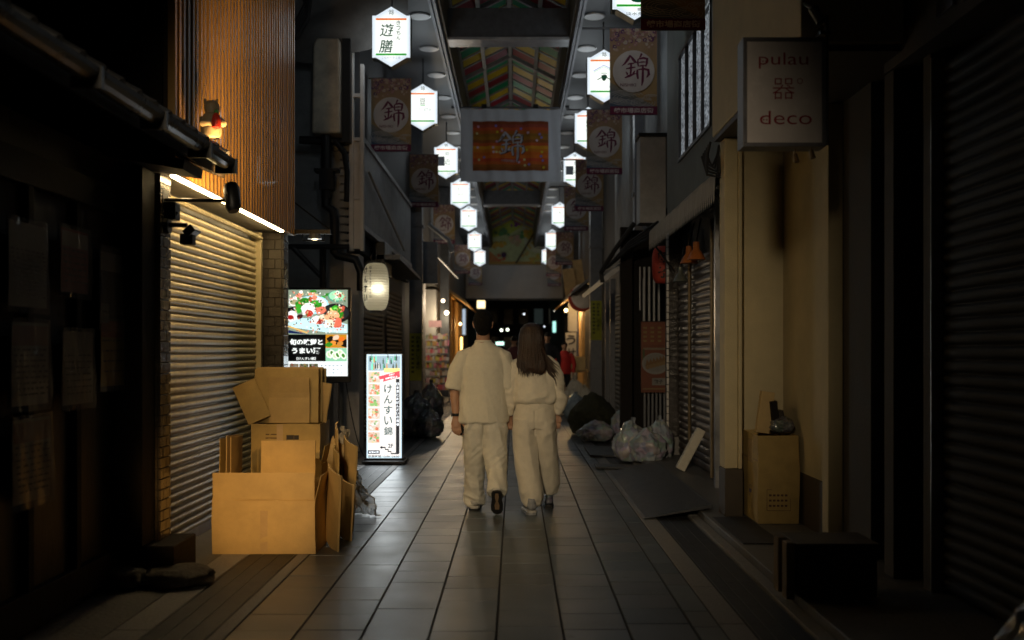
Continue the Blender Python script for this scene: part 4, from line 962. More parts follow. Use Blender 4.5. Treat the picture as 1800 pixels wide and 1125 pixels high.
def banner_ink():
    p = Pic(.0002); p.brush(NISHIKI, .03, .03, .36, (.12, .012, .045)); p.text("NISHIKI", -.07, -.175, .04, (.12, .012, .045), .003, w=.2)
    p.text("錦市場商店街", 0, -BH/2+.053, .068, (.5, .42, .42), .03, w=.50); return p
bpic, bink = banner_pic(), banner_ink()
def banner(x, y, z, side, label, tint=None):
    global bannerroot
    t = thing("street_banner", (x, y, z), label, "banner", "printed banners hung on the arcade pillars")
    if bannerroot is None:
        bannerroot = t
        me = MB().box(x-BW/2, x+BW/2, y, y+.004, z-BH/2, z+BH/2).build("cloth", M['paper'], t)
        bpic.build("print", P_CLOTH, t, (x, y-.001, z)); bink.build("lettering", P_CLOTH, t, (x, y-.001-bpic.d-.0005, z))
        MB().tube([(x-BW/2-.02, y+.01, z+BH/2), (x+BW/2+.02, y+.01, z+BH/2)], .012, 8).build("rod", M['steel'], t)
    else:
        for ch in list(kids(bannerroot)):
            c = ch.copy(); COL.objects.link(c); c.parent = t; ORG[c.name] = Vector((x, y, z))
    if side: MB().tube([(x, y+.012, z+BH/2+.005), (x+side*.65, y+.012, z+BH/2+.005)], .014, 8).build("bracket", M['steel'], t)
    return t
bink_depth = bpic.d
for x, y, lb in [(-1.86, 15.4, "nearest banner on the left, below the nearest left lit sign"), (-1.90, 21.4, "second banner on the left, smaller, beside the third lit sign"), (-1.99, 28.8, "third banner on the left, dark, behind the grey pillar"),
                 (-2.0, 39.0, "fourth banner on the left, at the end wall's left edge"), (-1.78, 46.0, "farthest banner on the left, low against the end wall")]: banner(x, y, 4.93 if y < 30 else 4.85, -1, lb)
for x, y, lb in [(1.475, 9.56, "nearest banner on the right, cut off by the top of the picture"), (1.505, 13.0, "largest whole banner, on the right over a lit sign"), (1.52, 17.4, "third banner on the right, under the largest whole one"),
                 (1.60, 22.0, "fourth banner on the right, half behind the third"), (1.53, 25.6, "fifth banner on the right, dark, above the grey pillar"), (1.68, 34.6, "pale warm lit banner on the right before the end wall"), (1.52, 40.0, "seventh banner on the right, half behind the pale one"), (1.77, 46.0, "farthest banner on the right, low against the end wall")]: banner(x, y, 4.93 if y < 30 else 4.82, 1, lb)

# big cloth with the orange field
bc = thing("hanging_cloth", (-.09, 20.7, 5.55), "big white cloth with orange striped field hung across the arcade", "cloth")
cw_, z0, z1 = 2.02, 4.80, 6.27
def cloth_y(u, v): return .03*math.sin(u*9+.6)*(1-v*.3)+.018*math.sin(u*23+v*3)+.03*hsh(u*3, v*2.5, 5)
mb = MB(); n, m_ = 60, 36; cxc = -.085
for j in range(m_):
    for i in range(n):
        u = -1+2*i/(n-1); v = j/(m_-1); sag = .03*(1-u*u)*0+.012*abs(math.sin(u*6.3))
        mb.v.append((cxc+u*cw_/2, 20.7+cloth_y(u, v), z0+(z1-z0-sag*v)*v))
for j in range(m_-1):
    for i in range(n-1): k = j*n+i; mb.f.append([k, k+1, k+n+1, k+n])
mb.build("cloth", mat("white_sheet", (.62, .64, .70), .85, var=.06, bump=.1), bc, smooth=True, recalc=False)
def curved(p, name, m, off):
    me = p.mesh(name)
    for v in me.vertices:
        u = v.co.x/(cw_/2); vv = (v.co.z-z0+5.5)/(z1-z0); v.co = Vector((cxc+v.co.x, 20.7+cloth_y(u, vv)-off+v.co.y, v.co.z+5.5))
    return link_mesh(name, me, m, bc)
p = Pic(.0008); fw, fv0, fv1 = .765, 5.02-5.5, 6.02-5.5
rows = [(.20, .045, .012), (.26, .05, .03), (.42, .07, .02), (.33, .09, .01), (.22, .10, .01), (.26, .12, .012), (.22, .07, .015), (.42, .075, .015), (.50, .22, .01), (.46, .14, .01), (.48, .10, .008), (.50, .12, .01), (.44, .06, .02), (.42, .09, .015), (.24, .08, .012), (.20, .06, .012)]
hh = (fv1-fv0)/len(rows)
for i, c in enumerate(rows): p.grid(-fw, fv1-hh*(i+1), fw, fv1-hh*i, c)
p.d += .0005
rr = random.Random(5)
for i in range(30):
    c = rr.choice([(.5, .4, .02), (.18, .15, .45), (.5, .25, .35), (.5, .45, .2), (.5, .35, .45)]); p.step = .0001; p.ell(rr.uniform(-fw+.06, fw-.06), rr.uniform(fv0+.06, fv1-.06), .026, .026, c, 10)
p.c = [tuple(min(.9, x*1.5) for x in c) for c in p.c]; curved(p, "orange_field", P_CLOTH, .006)
p = Pic(.0001); p.brush(NISHIKI, .022, (fv0+fv1)/2+.0, .56, (.05, .02, .02)); p.brush(NISHIKI, .01, (fv0+fv1)/2+.012, .56, (.52, .50, .55)); p.text("NISHIKI", -.05, fv0+.2, .05, (.5, .48, .5), .003, w=.27); curved(p, "lettering", P_CLOTH, .030)
MB().tube([(-1.28, 20.72, 6.30), (1.10, 20.72, 6.30)], .022, 10).build("pole", M['steel'], bc)
mb = MB()
for x in (-.62, .42): mb.box(x-.05, x+.05, 20.66, 20.78, 6.27, 6.36)
mb.build("clamp", M['blackmetal'], bc)

# end wall with mural and gable truss
ew = thing("end_wall", (0, 49, 3.8), "pale wall closing the arcade above its far opening", "wall")
MB().box(-2.95, 2.6, 49, 49.3, 3.82, 8.2).build("wall_panel", M['endwall'], ew)
MB().box(-2.95, 2.6, 48.94, 49.0, 3.76, 3.86).build("lower_edge", M['blackmetal'], ew)
MB().box(-1.2, 1.2, 45.0, 48.9, 7.55, 7.8).build("canopy", M['blackmetal'], ew)
mb = MB(); mb.prism([(-1.25, 8.0), (0, 8.75), (1.25, 8.0), (1.25, 7.85), (-1.25, 7.85)], 44.6, 44.8); mb.build("gable_truss", M['steel'], ew)
mu = thing("mural_panel", (0, 48.8, 6.5), "pale green square picture of fruit shapes on the end wall", "picture")
MB().box(-1.24, 1.24, 48.72, 48.98, 5.46, 7.78).build("board", M['cream'], mu)
p = Pic(.0012); rr = random.Random(9)
p.rect(-1.22, -1.14, 1.22, 1.14, (.46, .50, .25))
p.poly([(-1.22, 1.14), (1.0, 1.14), (-.2, .3), (-1.22, .1)], (.42, .48, .07)); p.poly([(-1.22, -.5), (-.5, -1.14), (-1.22, -1.14)], (.5, .2, .06)); p.rect(-1.22, -1.14, 1.22, -1.02, (.45, .26, .05))
p.poly([(.3, 1.0), (1.22, 1.14), (1.22, -.7), (.5, -.4)], (.50, .52, .36))
for cu, cv, c, n, s in ((-.95, .9, (.16, .10, .22), 14, .11), (.1, .85, (.22, .05, .28), 18, .11), (.62, .85, (.22, .12, .2), 10, .09), (-.6, .38, (.12, .26, .09), 16, .13), (.4, .95, (.10, .2, .06), 10, .12), (.35, .2, (.10, .28, .10), 8, .10), (.7, .25, (.55, .42, .04), 12, .15), (.75, -.25, (.55, .42, .04), 6, .08), (-.75, -.25, (.55, .34, .04), 14, .12), (.55, -.65, (.5, .45, .12), 8, .1), (.9, -.9, (.5, .42, .08), 8, .12), (-.7, -.85, (.52, .12, .05), 8, .1), (0, 0, (.50, .34, .22), 26, .14)):
    for i in range(n): p.ell(max(-1.1, min(1.1, cu+rr.gauss(0, .13))), max(-1.05, min(1.05, cv+rr.gauss(0, .09))), s*rr.uniform(.5, 1), s*rr.uniform(.4, .9), [x*rr.uniform(.8, 1.15) for x in c], 12, rr.uniform(0, 3), .1)
p.ell(-.52, -.72, .12, .13, (.05, .01, .06), 18); p.line([(.05, -1.12), (.4, -.55), (.75, .05), (1.18, .8)], .07, (.05, .03, .015)); p.ell(1.0, .18, .07, .24, (.04, .06, .25), 14, .4)
p.c = [tuple(min(.85, x*1.5) for x in c) for c in p.c]; p.build("painting", P_INK, mu, (0, 48.715, 6.62))
# ================================================================== RIGHT 1: near dark shop with grey roller shutter
rs = thing("dark_shop", (2.3, 3, 0), "unlit shop with grey roller shutter at the right edge of the street", "shop")
DW = mat("dark_brown_render", (.05, .042, .032), .75, var=.3, bump=.2)
mb = MB(); mb.box(2.2, 3.4, -4, 6.1, 3.04, 7.5); mb.box(2.45, 3.4, -4, 6.9, .07, 3.04); mb.build("wall", DW, rs)
mb = MB(); mb.box(2.2, 2.44, 5.95, 6.1, .07, 3.03); mb.box(2.28, 2.44, 5.62, 5.72, .07, 3.03); mb.box(2.26, 2.44, 6.5, 7.05, .07, 3.3); mb.build("pillar", DW, rs, bevel=.005)
roller("shutter", 2.36, -1, 5.6, .09, 2.95, .074, .022, M['shutter_dark'], rs, -1)
mb = MB(); mb.box(2.31, 2.345, 3.9, 4.15, .92, .935); mb.box(2.335, 2.35, 4.3, 4.36, .72, .78); mb.box(2.33, 2.345, 4.1, 4.2, 1.13, 1.19); mb.build("shutter_handle", M['alu'], rs)
mb = MB(); mb.box(2.28, 2.36, 5.61, 5.617, .07, 3.0); mb.build("guide_rail", M['alu'], rs)
mb = MB(); mb.box(2.18, 2.198, 4.0, 5.0, 3.10, 3.22); mb.box(2.18, 2.198, 5.1, 5.3, 3.12, 3.2); mb.build("nameplate", mat("steel_plate", (.45, .45, .5), .2, .9), rs)

# ================================================================== RIGHT 2: cream house with niche
ch = thing("cream_house", (1.9, 7.2, 0), "cream rendered house front with a recessed bay, behind the hanging shop sign", "house")
MB().box(1.62, 3.4, 5.80, 8.40, 3.14, 7.5).build("upper_wall", M['cream'], ch, bevel=.008)
mb = MB(); mb.box(1.63, 3.3, 5.83, 8.38, 3.10, 3.137); mb.build("soffit", M['skirt'], ch)
mb = MB(); mb.box(1.68, 1.785, 8.20, 8.40, .45, 3.099); mb.box(1.786, 1.815, 8.17, 8.40, .45, 3.099); mb.build("column", M['cream'], ch, bevel=.006)
MB().box(1.675, 1.82, 8.165, 8.41, .07, .448).build("column_base", M['skirt'], ch, bevel=.005)
mb = MB(); mb.box(2.2, 2.5, 7.2, 8.6, .46, 3.099); mb.box(1.818, 2.198, 8.385, 8.6, .46, 3.136); mb.build("niche_wall", M['cream'], ch)
MB().box(2.192, 2.5, 7.2, 8.6, .07, .457).box(1.822, 2.19, 8.377, 8.6, .07, .457).build("skirting", M['skirt'], ch)
MB().box(2.16, 2.262, 7.06, 7.198, .075, 3.099).build("column", M['cream'], ch, bevel=.006)
mb = MB(); mb.box(2.264, 2.30, 7.06, 7.12, .07, 3.099); mb.tube([(2.36, 7.05, .07), (2.36, 7.05, 3.1)], .04, 10); mb.build("drainpipe", M['blackmetal'], ch)
mb = MB()
for i in range(6): mb.tube([(1.60-.01*i, 8.38+.02*i, 3.1-.02*i), (1.57, 8.36, 2.98-.03*i), (1.61+.02*i, 8.35, 2.9-.02*i), (1.66, 8.38, 3.0), (1.68, 8.42, 3.08)], .012, 6)
mb.build("cable_coil", M['rubber'], ch)
# security lamp under the upper wall's near end
o = MB().tube([(1.66, 5.7, 3.30), (1.70, 5.68, 3.22)], [.03, .03], 10).tube([(1.66, 5.7, 3.3), (1.64, 5.8, 3.36)], .012, 6).build("camera", M['steel'], None, loc=(1.66, 5.7, 3.3)); o.name = "security_camera"
prop(o, "small security camera above the hanging red lettered sign", "camera")
# hanging shop sign
hs = thing("hanging_sign", (1.475, 5.6, 2.5), "unlit white box sign with red lettering hanging from the cream house", "sign")
x0, x1, z0, z1 = 1.248, 1.702, 2.512, 3.11
MB().box(x0+.02, x1-.02, 5.605, 5.735, z0+.02, z1-.02).build("sign_panel", mat("opal_acrylic", (.74, .69, .69), .25, var=.1, bump=.0, coat=.2), hs)
mb = MB()
for a in ((x0, x1, z0, z0+.022), (x0, x1, z1-.022, z1), (x0, x0+.022, z0+.0225, z1-.0225), (x1-.022, x1, z0+.0225, z1-.0225)): mb.box(a[0], a[1], 5.598, 5.742, a[2], a[3])
mb.build("frame", mat("weathered_sign_frame", (.16, .16, .18), .45, .3), hs, bevel=.002)
p = Pic(.0002); red = (.34, .008, .02); cx_ = (x0+x1)/2; cz = (z0+z1)/2
p.text("pulau", -.005, .172, .088, red, -.004, w=.27); p.text("器", -.005, .018, .115, red, -.01, w=.12); p.text("deco", .008, -.14, .075, red, -.004, w=.285)
P = [(.085+.014*math.cos(q*.4), .06+.014*math.sin(q*.4)) for q in range(17)]; p.line(P, .004, red)
for u, v in ((-.118, .168), (-.102, .168), (-.113, -.152), (-.097, -.152)): p.ell(u, v, .0045, .0045, red, 8)
p.build("lettering", P_INK, hs, (cx_, 5.6035, cz))
mb = MB(); mb.tube([(x1+.022, 5.66, z0+.02), (x1+.022, 5.66, z1+.14)], .011, 8); mb.tube([(x1-.01, 5.66, z1-.06), (x1+.03, 5.66, z1-.06)], .009, 6); mb.tube([(x1-.01, 5.66, z0+.06), (x1+.03, 5.66, z0+.06)], .009, 6); mb.tube([(x1+.022, 5.66, z1+.1), (x1+.022, 5.8, z1+.1)], .011, 6); mb.box(x1-.02, x1+.04, 5.64, 5.79, z1+.0305, z1+.05); mb.build("bracket", M['blackmetal'], hs)
mb = MB()
for dx, dz in ((.30, 0), (.39, .02)): mb.tube([(x0+dx, 5.66, z0), (x0+dx, 5.66, z0-.03+dz)], .004, 6); mb.tube([(x0+dx, 5.66, z0-.03+dz), (x0+dx+.008, 5.65, z0-.075+dz)], [.011, .015], 10)
mb.build("bell", M['brass'], hs, smooth=True)

# box in the niche
nb = carton(1.855, 2.165, 7.8, 8.34, .075, .75, M['card3'], "tall brown carton with printed side in the cream house bay", [], group="cartons in the cream house bay")
mb = MB(); mb.box(1.853, 1.8548, 7.80, 7.96, .60, .63); mb.box(1.8525, 1.8545, 7.8, 8.34, .545, .56); mb.box(1.852, 1.8535, 7.97, 8.15, .52, .70); mb.build("tape", M['tape'], nb)
p = Pic(.0003)
p.line([(-.09, .10), (.09, .10), (.09, .26), (-.09, .26), (-.09, .10)], .004, (.12, .05, .03))
for j in range(3):
    for i in range(5): p.rect(-.075+.03*i, .13+.04*j, -.055+.03*i, .145+.04*j, (.12, .05, .03))
p.build("print", P_INK, nb, (2.01, 7.7985, .075))
p = Pic(.0003); P = [(.07*math.cos(q*.314), .22+.045*math.sin(q*.314)) for q in range(21)]; p.line(P, .005, (.10, .09, .2)); p.rect(-.045, .205, .045, .235, (.12, .10, .2)); p.build("print", P_INK, nb, (1.8535, 8.05, .075), R(-90))
o = MB().box(1.885, 1.99, 8.0, 8.06, .755, 1.08, rot=Matrix.Rotation(R(8), 3, 'Y'), piv=(1.9, 8, .755)).build("carton", M['card2'], None, loc=(1.9, 8, .755), bevel=.004); prop(o, "slim pale carton standing on the tall brown carton", "carton", "cartons in the cream house bay")
o = MB().box(2.0, 2.05, 7.95, 8.2, .755, 1.0, rot=Matrix.Rotation(R(-6), 3, 'Y')).build("carton", M['blackwood'], None, loc=(2.0, 8, .755), bevel=.003); prop(o, "dark flat carton beside the slim pale one", "carton", "cartons in the cream house bay")
o = MB().box(2.06, 2.10, 7.95, 8.2, .755, .93, rot=Matrix.Rotation(R(-10), 3, 'Y')).build("carton", M['darkwood'], None, loc=(2.06, 8, .755), bevel=.003); prop(o, "shorter dark carton, third on the tall brown carton", "carton", "cartons in the cream house bay")
def bag(name, c, r, label, m, seed, knot=True, group=None, cat="rubbish bag", amp=1.0, sub=5):
    bm = bmesh.new(); bmesh.ops.create_icosphere(bm, subdivisions=sub, radius=1); sv = Vector((seed*3.1, seed*1.7, seed))
    for v in bm.verts:
        p = v.co.copy(); z = p.z
        n1 = noise.noise(p*1.6+sv); n2 = noise.noise(p*4.2+sv); n3 = 1-abs(noise.noise(p*3.1-sv))*2; n4 = 1-abs(noise.noise(p*7-sv))*2
        k = 1+amp*(.18*n1+.07*n2+.07*n3+.04*n4)
        x, y = p.x*k, p.y*k; zz = z*k
        if z > .35: f = 1-.45*(z-.35)/.65; x *= f; y *= f
        if zz < -.72: zz = -.72+(zz+.72)*.15
        v.co = Vector((c[0]+r[0]*x, c[1]+r[1]*y, c[2]+r[2]*(zz+.74)/1.7))
    if knot:
        t = Vector((c[0]+r[0]*.1*math.sin(seed), c[1], c[2]+r[2]*.98))
        for i in range(7):
            q = i*.9+seed; w = r[0]*.16
            a = bm.verts.new(t+Vector((-.02*math.cos(q), -.02*math.sin(q), -.03))); b = bm.verts.new(t+Vector((w*math.cos(q), w*.7*math.sin(q), r[2]*.16)))
            c2 = bm.verts.new(t+Vector((w*.8*math.cos(q+.8), w*.6*math.sin(q+.8), r[2]*.2))); d = bm.verts.new(t+Vector((.02*math.cos(q+.5), .02*math.sin(q+.5), -.02)))
            bm.faces.new((a, b, c2, d))
    me = bpy.data.meshes.new(name); bm.to_mesh(me); bm.free(); me.polygons.foreach_set("use_smooth", [True]*len(me.polygons))
    o = link_mesh(name, me, M[m], None, loc=c); return prop(o, label, cat, group)
bag("plastic_bag", (2.08, 8.0, .76), (.09, .12, .13), "dark crumpled bag lying on the tall brown carton", 'darkbag', 5, False, None, "bag")
bag("rubbish_bag", (1.80, 3.42, .07), (.17, .16, .50), "clear glinting bag at the bottom right corner of the picture", 'plastic', 8, False)
# crate on the raised pavement
M['board_end'] = mat("weathered_board", (.16, .115, .065), .7, var=.3)
cr = thing("wooden_crate", (1.67, 5.5, .07), "dark wooden crate with two pale end boards on the right pavement", "crate")
mb = MB(); mb.box(1.50, 1.92, 5.42, 5.75, .09, .36); mb.build("body", M['skirt'], cr, bevel=.006)
MB().box(1.44, 1.485, 5.43, 5.52, .075, .375).build("end_board", M['board_end'], cr, bevel=.004)
MB().box(1.44, 1.485, 5.60, 5.70, .075, .375).build("end_board", M['board_end'], cr, bevel=.004)
MB().box(1.49, 1.93, 5.41, 5.76, .362, .375).build("lid", M['skirt'], cr, bevel=.004)
o = MB().box(1.56, 1.84, 7.0, 8.1, .072, .079).build("rubber_mat", M['rubber'], None, loc=(1.7, 7.5, .07), bevel=.002); prop(o, "thin black rubber mat before the tall carton", "mat")

# ================================================================== RIGHT 3: grey green house with awning, frosted window and worn shutter
gr = thing("green_house", (2.0, 10.8, 0), "grey green house with frosted window band, scalloped awning and worn roller shutter", "house")
mb = MB(); X = 1.95
mb.box(X, 2.4, 8.42, 10.15, 2.95, 7.5); mb.box(X, 2.4, 12.15, 13.1, 2.95, 7.5); mb.box(X, 2.4, 10.15, 12.15, 2.95, 3.62); mb.box(X, 2.4, 10.15, 12.15, 4.88, 7.5)
mb.build("wall", M['green'], gr)
wf = MB()
for y in (10.16, 10.62, 11.12, 11.63, 12.10): wf.box(1.935, 2.0, y, y+.045, 3.66, 4.84)
wf.box(1.93, 2.0, 10.15, 12.15, 3.62, 3.66); wf.box(1.93, 2.0, 10.15, 12.15, 4.84, 4.88)
wn_ = wf.build("window_frame", M['winframe'], gr, bevel=.004)
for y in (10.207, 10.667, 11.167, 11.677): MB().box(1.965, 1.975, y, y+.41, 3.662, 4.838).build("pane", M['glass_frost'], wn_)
wr = roller("shutter", 2.08, 9.95, 12.9, .085, 2.5, .085, .018, M['shutter_rust'], gr, -1)
mb = MB(); mb.box(2.12, 2.4, 9.95, 13.0, .07, 2.95); mb.box(2.3, 2.4, 8.42, 9.95, .07, 2.95); mb.build("inner_wall", M['blackwood'], gr)
mb = MB()
for y in (9.95, 10.55, 11.9): mb.tube([(2.03, y, .08), (2.03, y, 2.75)], .022, 8)
mb.tube([(2.0, 10.0, 2.9), (1.96, 10.0, 2.2), (1.99, 9.95, 1.75)], .018, 8); mb.tube([(2.02, 9.8, 2.95), (1.97, 9.75, 2.4), (2.0, 9.7, 2.12), (2.06, 9.7, 2.1)], .03, 8)
mb.build("conduit", mat("dull_brass_pipe", (.16, .12, .07), .35, .5), gr, smooth=True)
mb = MB(); mb.box(1.93, 2.05, 9.86, 9.93, .07, 2.95); mb.build("jamb", M['alu'], gr)
bp_ = MB().box(1.955, 2.16, 13.0, 13.3, .07, 2.95).build("brick_pillar", M['grout'], gr)
tiles(1.955, 2.16, 13.0, 0, .3, 2.94, .105, .078, 'y-', M['blacktile'], bp_, "brick_facing")
MB().box(1.90, 2.2, 12.96, 13.32, .07, .298).build("plinth", M['granite'], gr, bevel=.006)
mb = MB()
for i in range(28): mb.box(1.93, 1.952, 12.99, 13.05, .32+.092*i, .40+.092*i)
mb.build("corner_tile", M['whiteplaster'], bp_)
# awning
aw = MB(); n = 40
for i in range(n):
    y = 8.45+(12.6-8.45)*i/(n-1); s = .012*math.sin(i*1.3)+.01*hsh(i*.4, 1, 2)
    for (x, z) in ((1.95, 3.07), (1.86, 3.01+s), (1.75, 2.93+s*1.6), (1.655, 2.85+s), (1.65, 2.70+s)): aw.v.append((x, y, z))
for i in range(n-1):
    for j in range(4): k = i*5+j; aw.f.append([k, k+5, k+6, k+1])
for i in range(46):
    y0 = 8.45+.09*i; aw.add([(1.65, y0, 2.72), (1.65, y0+.09, 2.72), (1.648, y0+.075, 2.645), (1.647, y0+.045, 2.605), (1.648, y0+.015, 2.645)], [(0, 1, 2, 3, 4)])
aw.build("awning", M['awning'], gr, recalc=False)
mb = MB()
for y in (8.6, 12.5): mb.tube([(1.66, y, 2.74), (1.95, y, 2.35)], .014, 6); mb.tube([(1.66, y, 2.73), (1.95, y, 2.98)], .014, 6)
mb.tube([(1.67, 8.4, 2.735), (1.67, 12.62, 2.735)], .014, 6)
mb.build("awning_frame", M['blackmetal'], gr)
def cone_lamp(c, m, r, label):
    t = thing("pendant_lamp", c, label, "lamp", "unlit cone lamps under the awning")
    MB().lathe([(r, 0), (r*.62, r*.75), (r*.35, r*1.1), (r*.33, r*1.9)], c, 20).build("lamp_shade", m, t, smooth=True)
    MB().tube([(c[0], c[1], c[2]+r*1.9), (c[0]+.05, c[1], c[2]+r*1.9+.25)], .01, 6).build("stem", M['blackmetal'], t)
cone_lamp((1.93, 10.9, 2.36), M['orange'], .10, "orange cone lamp under the awning, nearer of the two orange ones")
cone_lamp((1.93, 11.35, 2.36), M['orange'], .10, "orange cone lamp under the awning, farther of the two orange ones")
cone_lamp((1.94, 12.0, 2.2), mat("verdigris_shade", (.18, .19, .16), .4, .4), .09, "grey green cone lamp under the awning's far end")
o = MB().box(0, .10, 0, .10, 0, .50).mesh("foam_block"); o.transform(Matrix.Rotation(R(28), 4, 'Y')); o.transform(Matrix.Translation((1.76, 11.15, .115)))
o = link_mesh("foam_block", o, M['foam'], None, loc=(1.78, 11.2, .07)); bv = o.modifiers.new("bevel", 'BEVEL'); bv.width = .012; bv.segments = 2
prop(o, "long pale polystyrene block leaning against the worn shutter", "foam block")
# ramp over the drain
mb = MB(); mb.prism([(1.06, .008), (1.63, .125), (1.63, .095), (1.07, .002)], 8.45, 11.7)
rp = mb.build("rubber_ramp", M['mat'], None, loc=(1.3, 10, 0), bevel=.003); prop(rp, "dark ribbed ramp plate bridging the drain before the worn shutter", "ramp")
mb = MB()
for i in range(60):
    y = 8.48+.0535*i; mb.prism([(1.08, .0135), (1.61, .1225), (1.61, .1245), (1.08, .0155)], y, y+.03)
mb.build("rib", M['mat'], rp); prop(bpy.data.objects["rib"], kind="stuff")
for x0, x1, y0, y1, lb in ((.98, 1.42, 13.3, 14.6, "flat dark plate over the drain beside the knotted bags"), (.95, 1.5, 11.95, 12.3, "narrow dark plate across the drain before the clear bags")):
    o = MB().box(x0, x1, y0, y1, .012, .03, rot=Matrix.Rotation(R(1.5), 3, 'Y')).build("drain_plate", M['mat'], None, loc=(x0, y0, 0), bevel=.003); prop(o, lb, "plate")
# bags on the right
bag("rubbish_bag", (1.45, 12.7, .03), (.21, .24, .46), "big clear rubbish bag, leftmost of the three by the brick pillar", 'plastic', 1)
bag("rubbish_bag", (1.62, 12.45, .05), (.20, .20, .36), "low clear rubbish bag with bright creases, front one by the brick pillar", 'plastic', 2)
bag("rubbish_bag", (1.80, 12.75, .07), (.16, .2, .44), "clear rubbish bag squeezed against the brick pillar", 'plastic', 3)
bag("rubbish_bag", (1.66, 16.0, .03), (.15, .2, .44), "grey knotted bag right of the dark crow net", 'plastic', 4)
bag("rubbish_bag", (1.24, 15.6, .02), (.26, .25, .28), "low clear bag in front of the dark crow net", 'plastic', 6, False)
bag("crow_net", (1.29, 16.9, .02), (.37, .6, .62), "olive black crow net heaped over bags on the right", 'net', 7, False, None, "net", .8)
bag("rubbish_bag", (1.30, 22.0, .02), (.24, .25, .72), "white knotted bag on top of the right hand heap past the net", 'foam', 10)
bag("rubbish_bag", (1.12, 21.8, .02), (.2, .22, .5), "white bag on the street side of the right hand heap", 'foam', 11)
bag("rubbish_bag", (1.50, 21.9, .02), (.22, .24, .55), "greyish white bag nearest the right pillar", 'foam', 12)
M['bluebag'] = mat("blue_white_bag", (.26, .33, .40), .3, var=.35, scale=5, bump=.5, bscale=18, coat=.4)
bag("rubbish_bag", (1.22, 20.6, .02), (.24, .24, .46), "blue tinted bag at the foot of the white heap", 'bluebag', 13)
# bags on the left
bag("rubbish_bag", (-1.62, 16.6, .02), (.30, .3, .62), "dim clear bag behind the standing lightbox sign", 'darkbag', 14)
bag("rubbish_bag", (-1.36, 16.3, .02), (.20, .25, .42), "low dim bag, street side of the pile behind the lightbox sign", 'darkbag', 15)
bag("rubbish_bag", (-1.66, 20.4, .02), (.24, .3, .68), "grey bag beside the left arcade pillar", 'darkbag', 16)

# ================================================================== RIGHT 4: black shop with gyoza poster
bs = thing("black_shop", (2.1, 15, 0), "black timber shop front with red lantern and dumpling poster", "shop")
mb = MB(); mb.box(2.18, 2.6, 13.32, 17, 0, 3.4); mb.box(1.55, 1.72, 15.0, 15.15, 0, 3.2); mb.box(1.75, 2.2, 15.4, 15.5, 0, 3.2); mb.build("wall", M['blackwood'], bs)
mb = MB(); mb.box(2.15, 2.8, 13.32, 22, 3.4, 7.5); mb.build("upper_wall", M['plaster'], bs)
mb = MB()
for i in range(7): mb.box(1.80+.055*i, 1.825+.055*i, 14.3, 14.34, .07, .80)
mb.build("railing", M['steel'], bs)
mb = MB(); mb.box(1.79, 1.81, 14.3, 14.33, .9, 2.4)
for i in range(4): mb.box(1.86+.07*i, 1.885+.07*i, 14.8, 14.84, 1.8, 2.6)
mb.tube([(1.735, 14.2, 1.95), (1.735, 14.2, 2.55)], .012, 6); mb.build("strip", M['whitepaint'], bs)
mb = MB(); mb.tube([(1.70, 14.6, 3.2), (1.45, 14.9, 2.85), (1.28, 15.2, 2.55), (1.30, 15.2, 2.4)], .035, 8)
for i in range(4): mb.tube([(1.9, 13.6, 3.1-.05*i), (1.6, 14.3, 2.9-.03*i), (1.35, 15, 2.6)], .02, 6)
mb.build("cable", M['rubber'], bs)
mb = MB(); mb.prism([(1.28, 2.45), (1.75, 2.85), (1.75, 2.75), (1.30, 2.38)], 15.2, 19.5); mb.build("eave", M['whitepaint'], bs)
po = thing("food_poster", (1.93, 14.2, .8), "orange dumpling poster with a white plate, beside the brick pillar", "poster")
pw, ph = .36, .98
MB().box(1.745, 2.115, 14.2, 14.24, .805, 1.80).build("board", M['blackwood'], po)
p = Pic(.0004); p.rect(-pw/2, 0, pw/2, ph, (.30, .07, .02)); p.rect(-pw/2+.015, ph-.32, pw/2-.015, ph-.02, (.36, .09, .025))
for i in range(3):
    for j in range(4): p.rect(-.15+.1*i, ph-.28+.06*j, -.15+.1*i+.05, ph-.25+.06*j, (.45, .28, .08))
p.rect(-.15, ph-.39, .17, ph-.36, (.4, .3, .2)); p.rect(-.16, ph-.56, -.13, ph-.38, (.1, .13, .03))
p.ell(.02, .40, .19, .15, (.45, .43, .42), 28); p.ell(.02, .41, .165, .125, (.38, .36, .34), 28)
for i in range(6): p.poly([(-.12+.045*i, .37+.012*i), (-.10+.045*i, .46+.012*i), (-.06+.045*i, .40+.012*i), (-.07+.045*i, .33+.012*i)], (.34, .17, .05)); p.ell(-.09+.045*i, .35+.012*i, .03, .03, (.42, .26, .10), 10)
p.rect(-.03, .1, .16, .2, (.4, .38, .36)); p.text("餃子", .06, .15, .06, (.03, .02, .02), .02); p.rect(-.16, .04, .15, .06, (.4, .25, .1))
p.c = [tuple(x*.55 for x in c) for c in p.c]; p.build("print", P_INK, po, (1.93, 14.197, .81))
rl = thing("red_lantern", (1.99, 13.75, 2.3), "red paper lantern with black characters under the awning's far end", "lantern")
chochin((1.99, 13.75, 2.29), .15, .50).build("shade", M['redcloth'], rl, smooth=True)
MB().lathe([(.07, 0), (.075, .04)], (1.99, 13.75, 2.78), 16).build("cap", M['blackmetal'], rl)
q = Pic(.0003); q.text("餃", -.01, .35, .17, (.02, .015, .015), .03); q.text("子", -.01, .14, .15, (.02, .015, .015), .03)
me = q.mesh("lettering")
for v in me.vertices: a = v.co.x/.15; v.co = Vector((.154*math.sin(a), -.154*math.cos(a), v.co.z))
me.transform(Matrix.Translation((1.99, 13.75, 2.29))); link_mesh("lettering", me, P_INK, rl)
wb = thing("wall_box", (1.95, 14.6, 3.2), "white unlit box sign on the wall above the red lantern", "box sign")
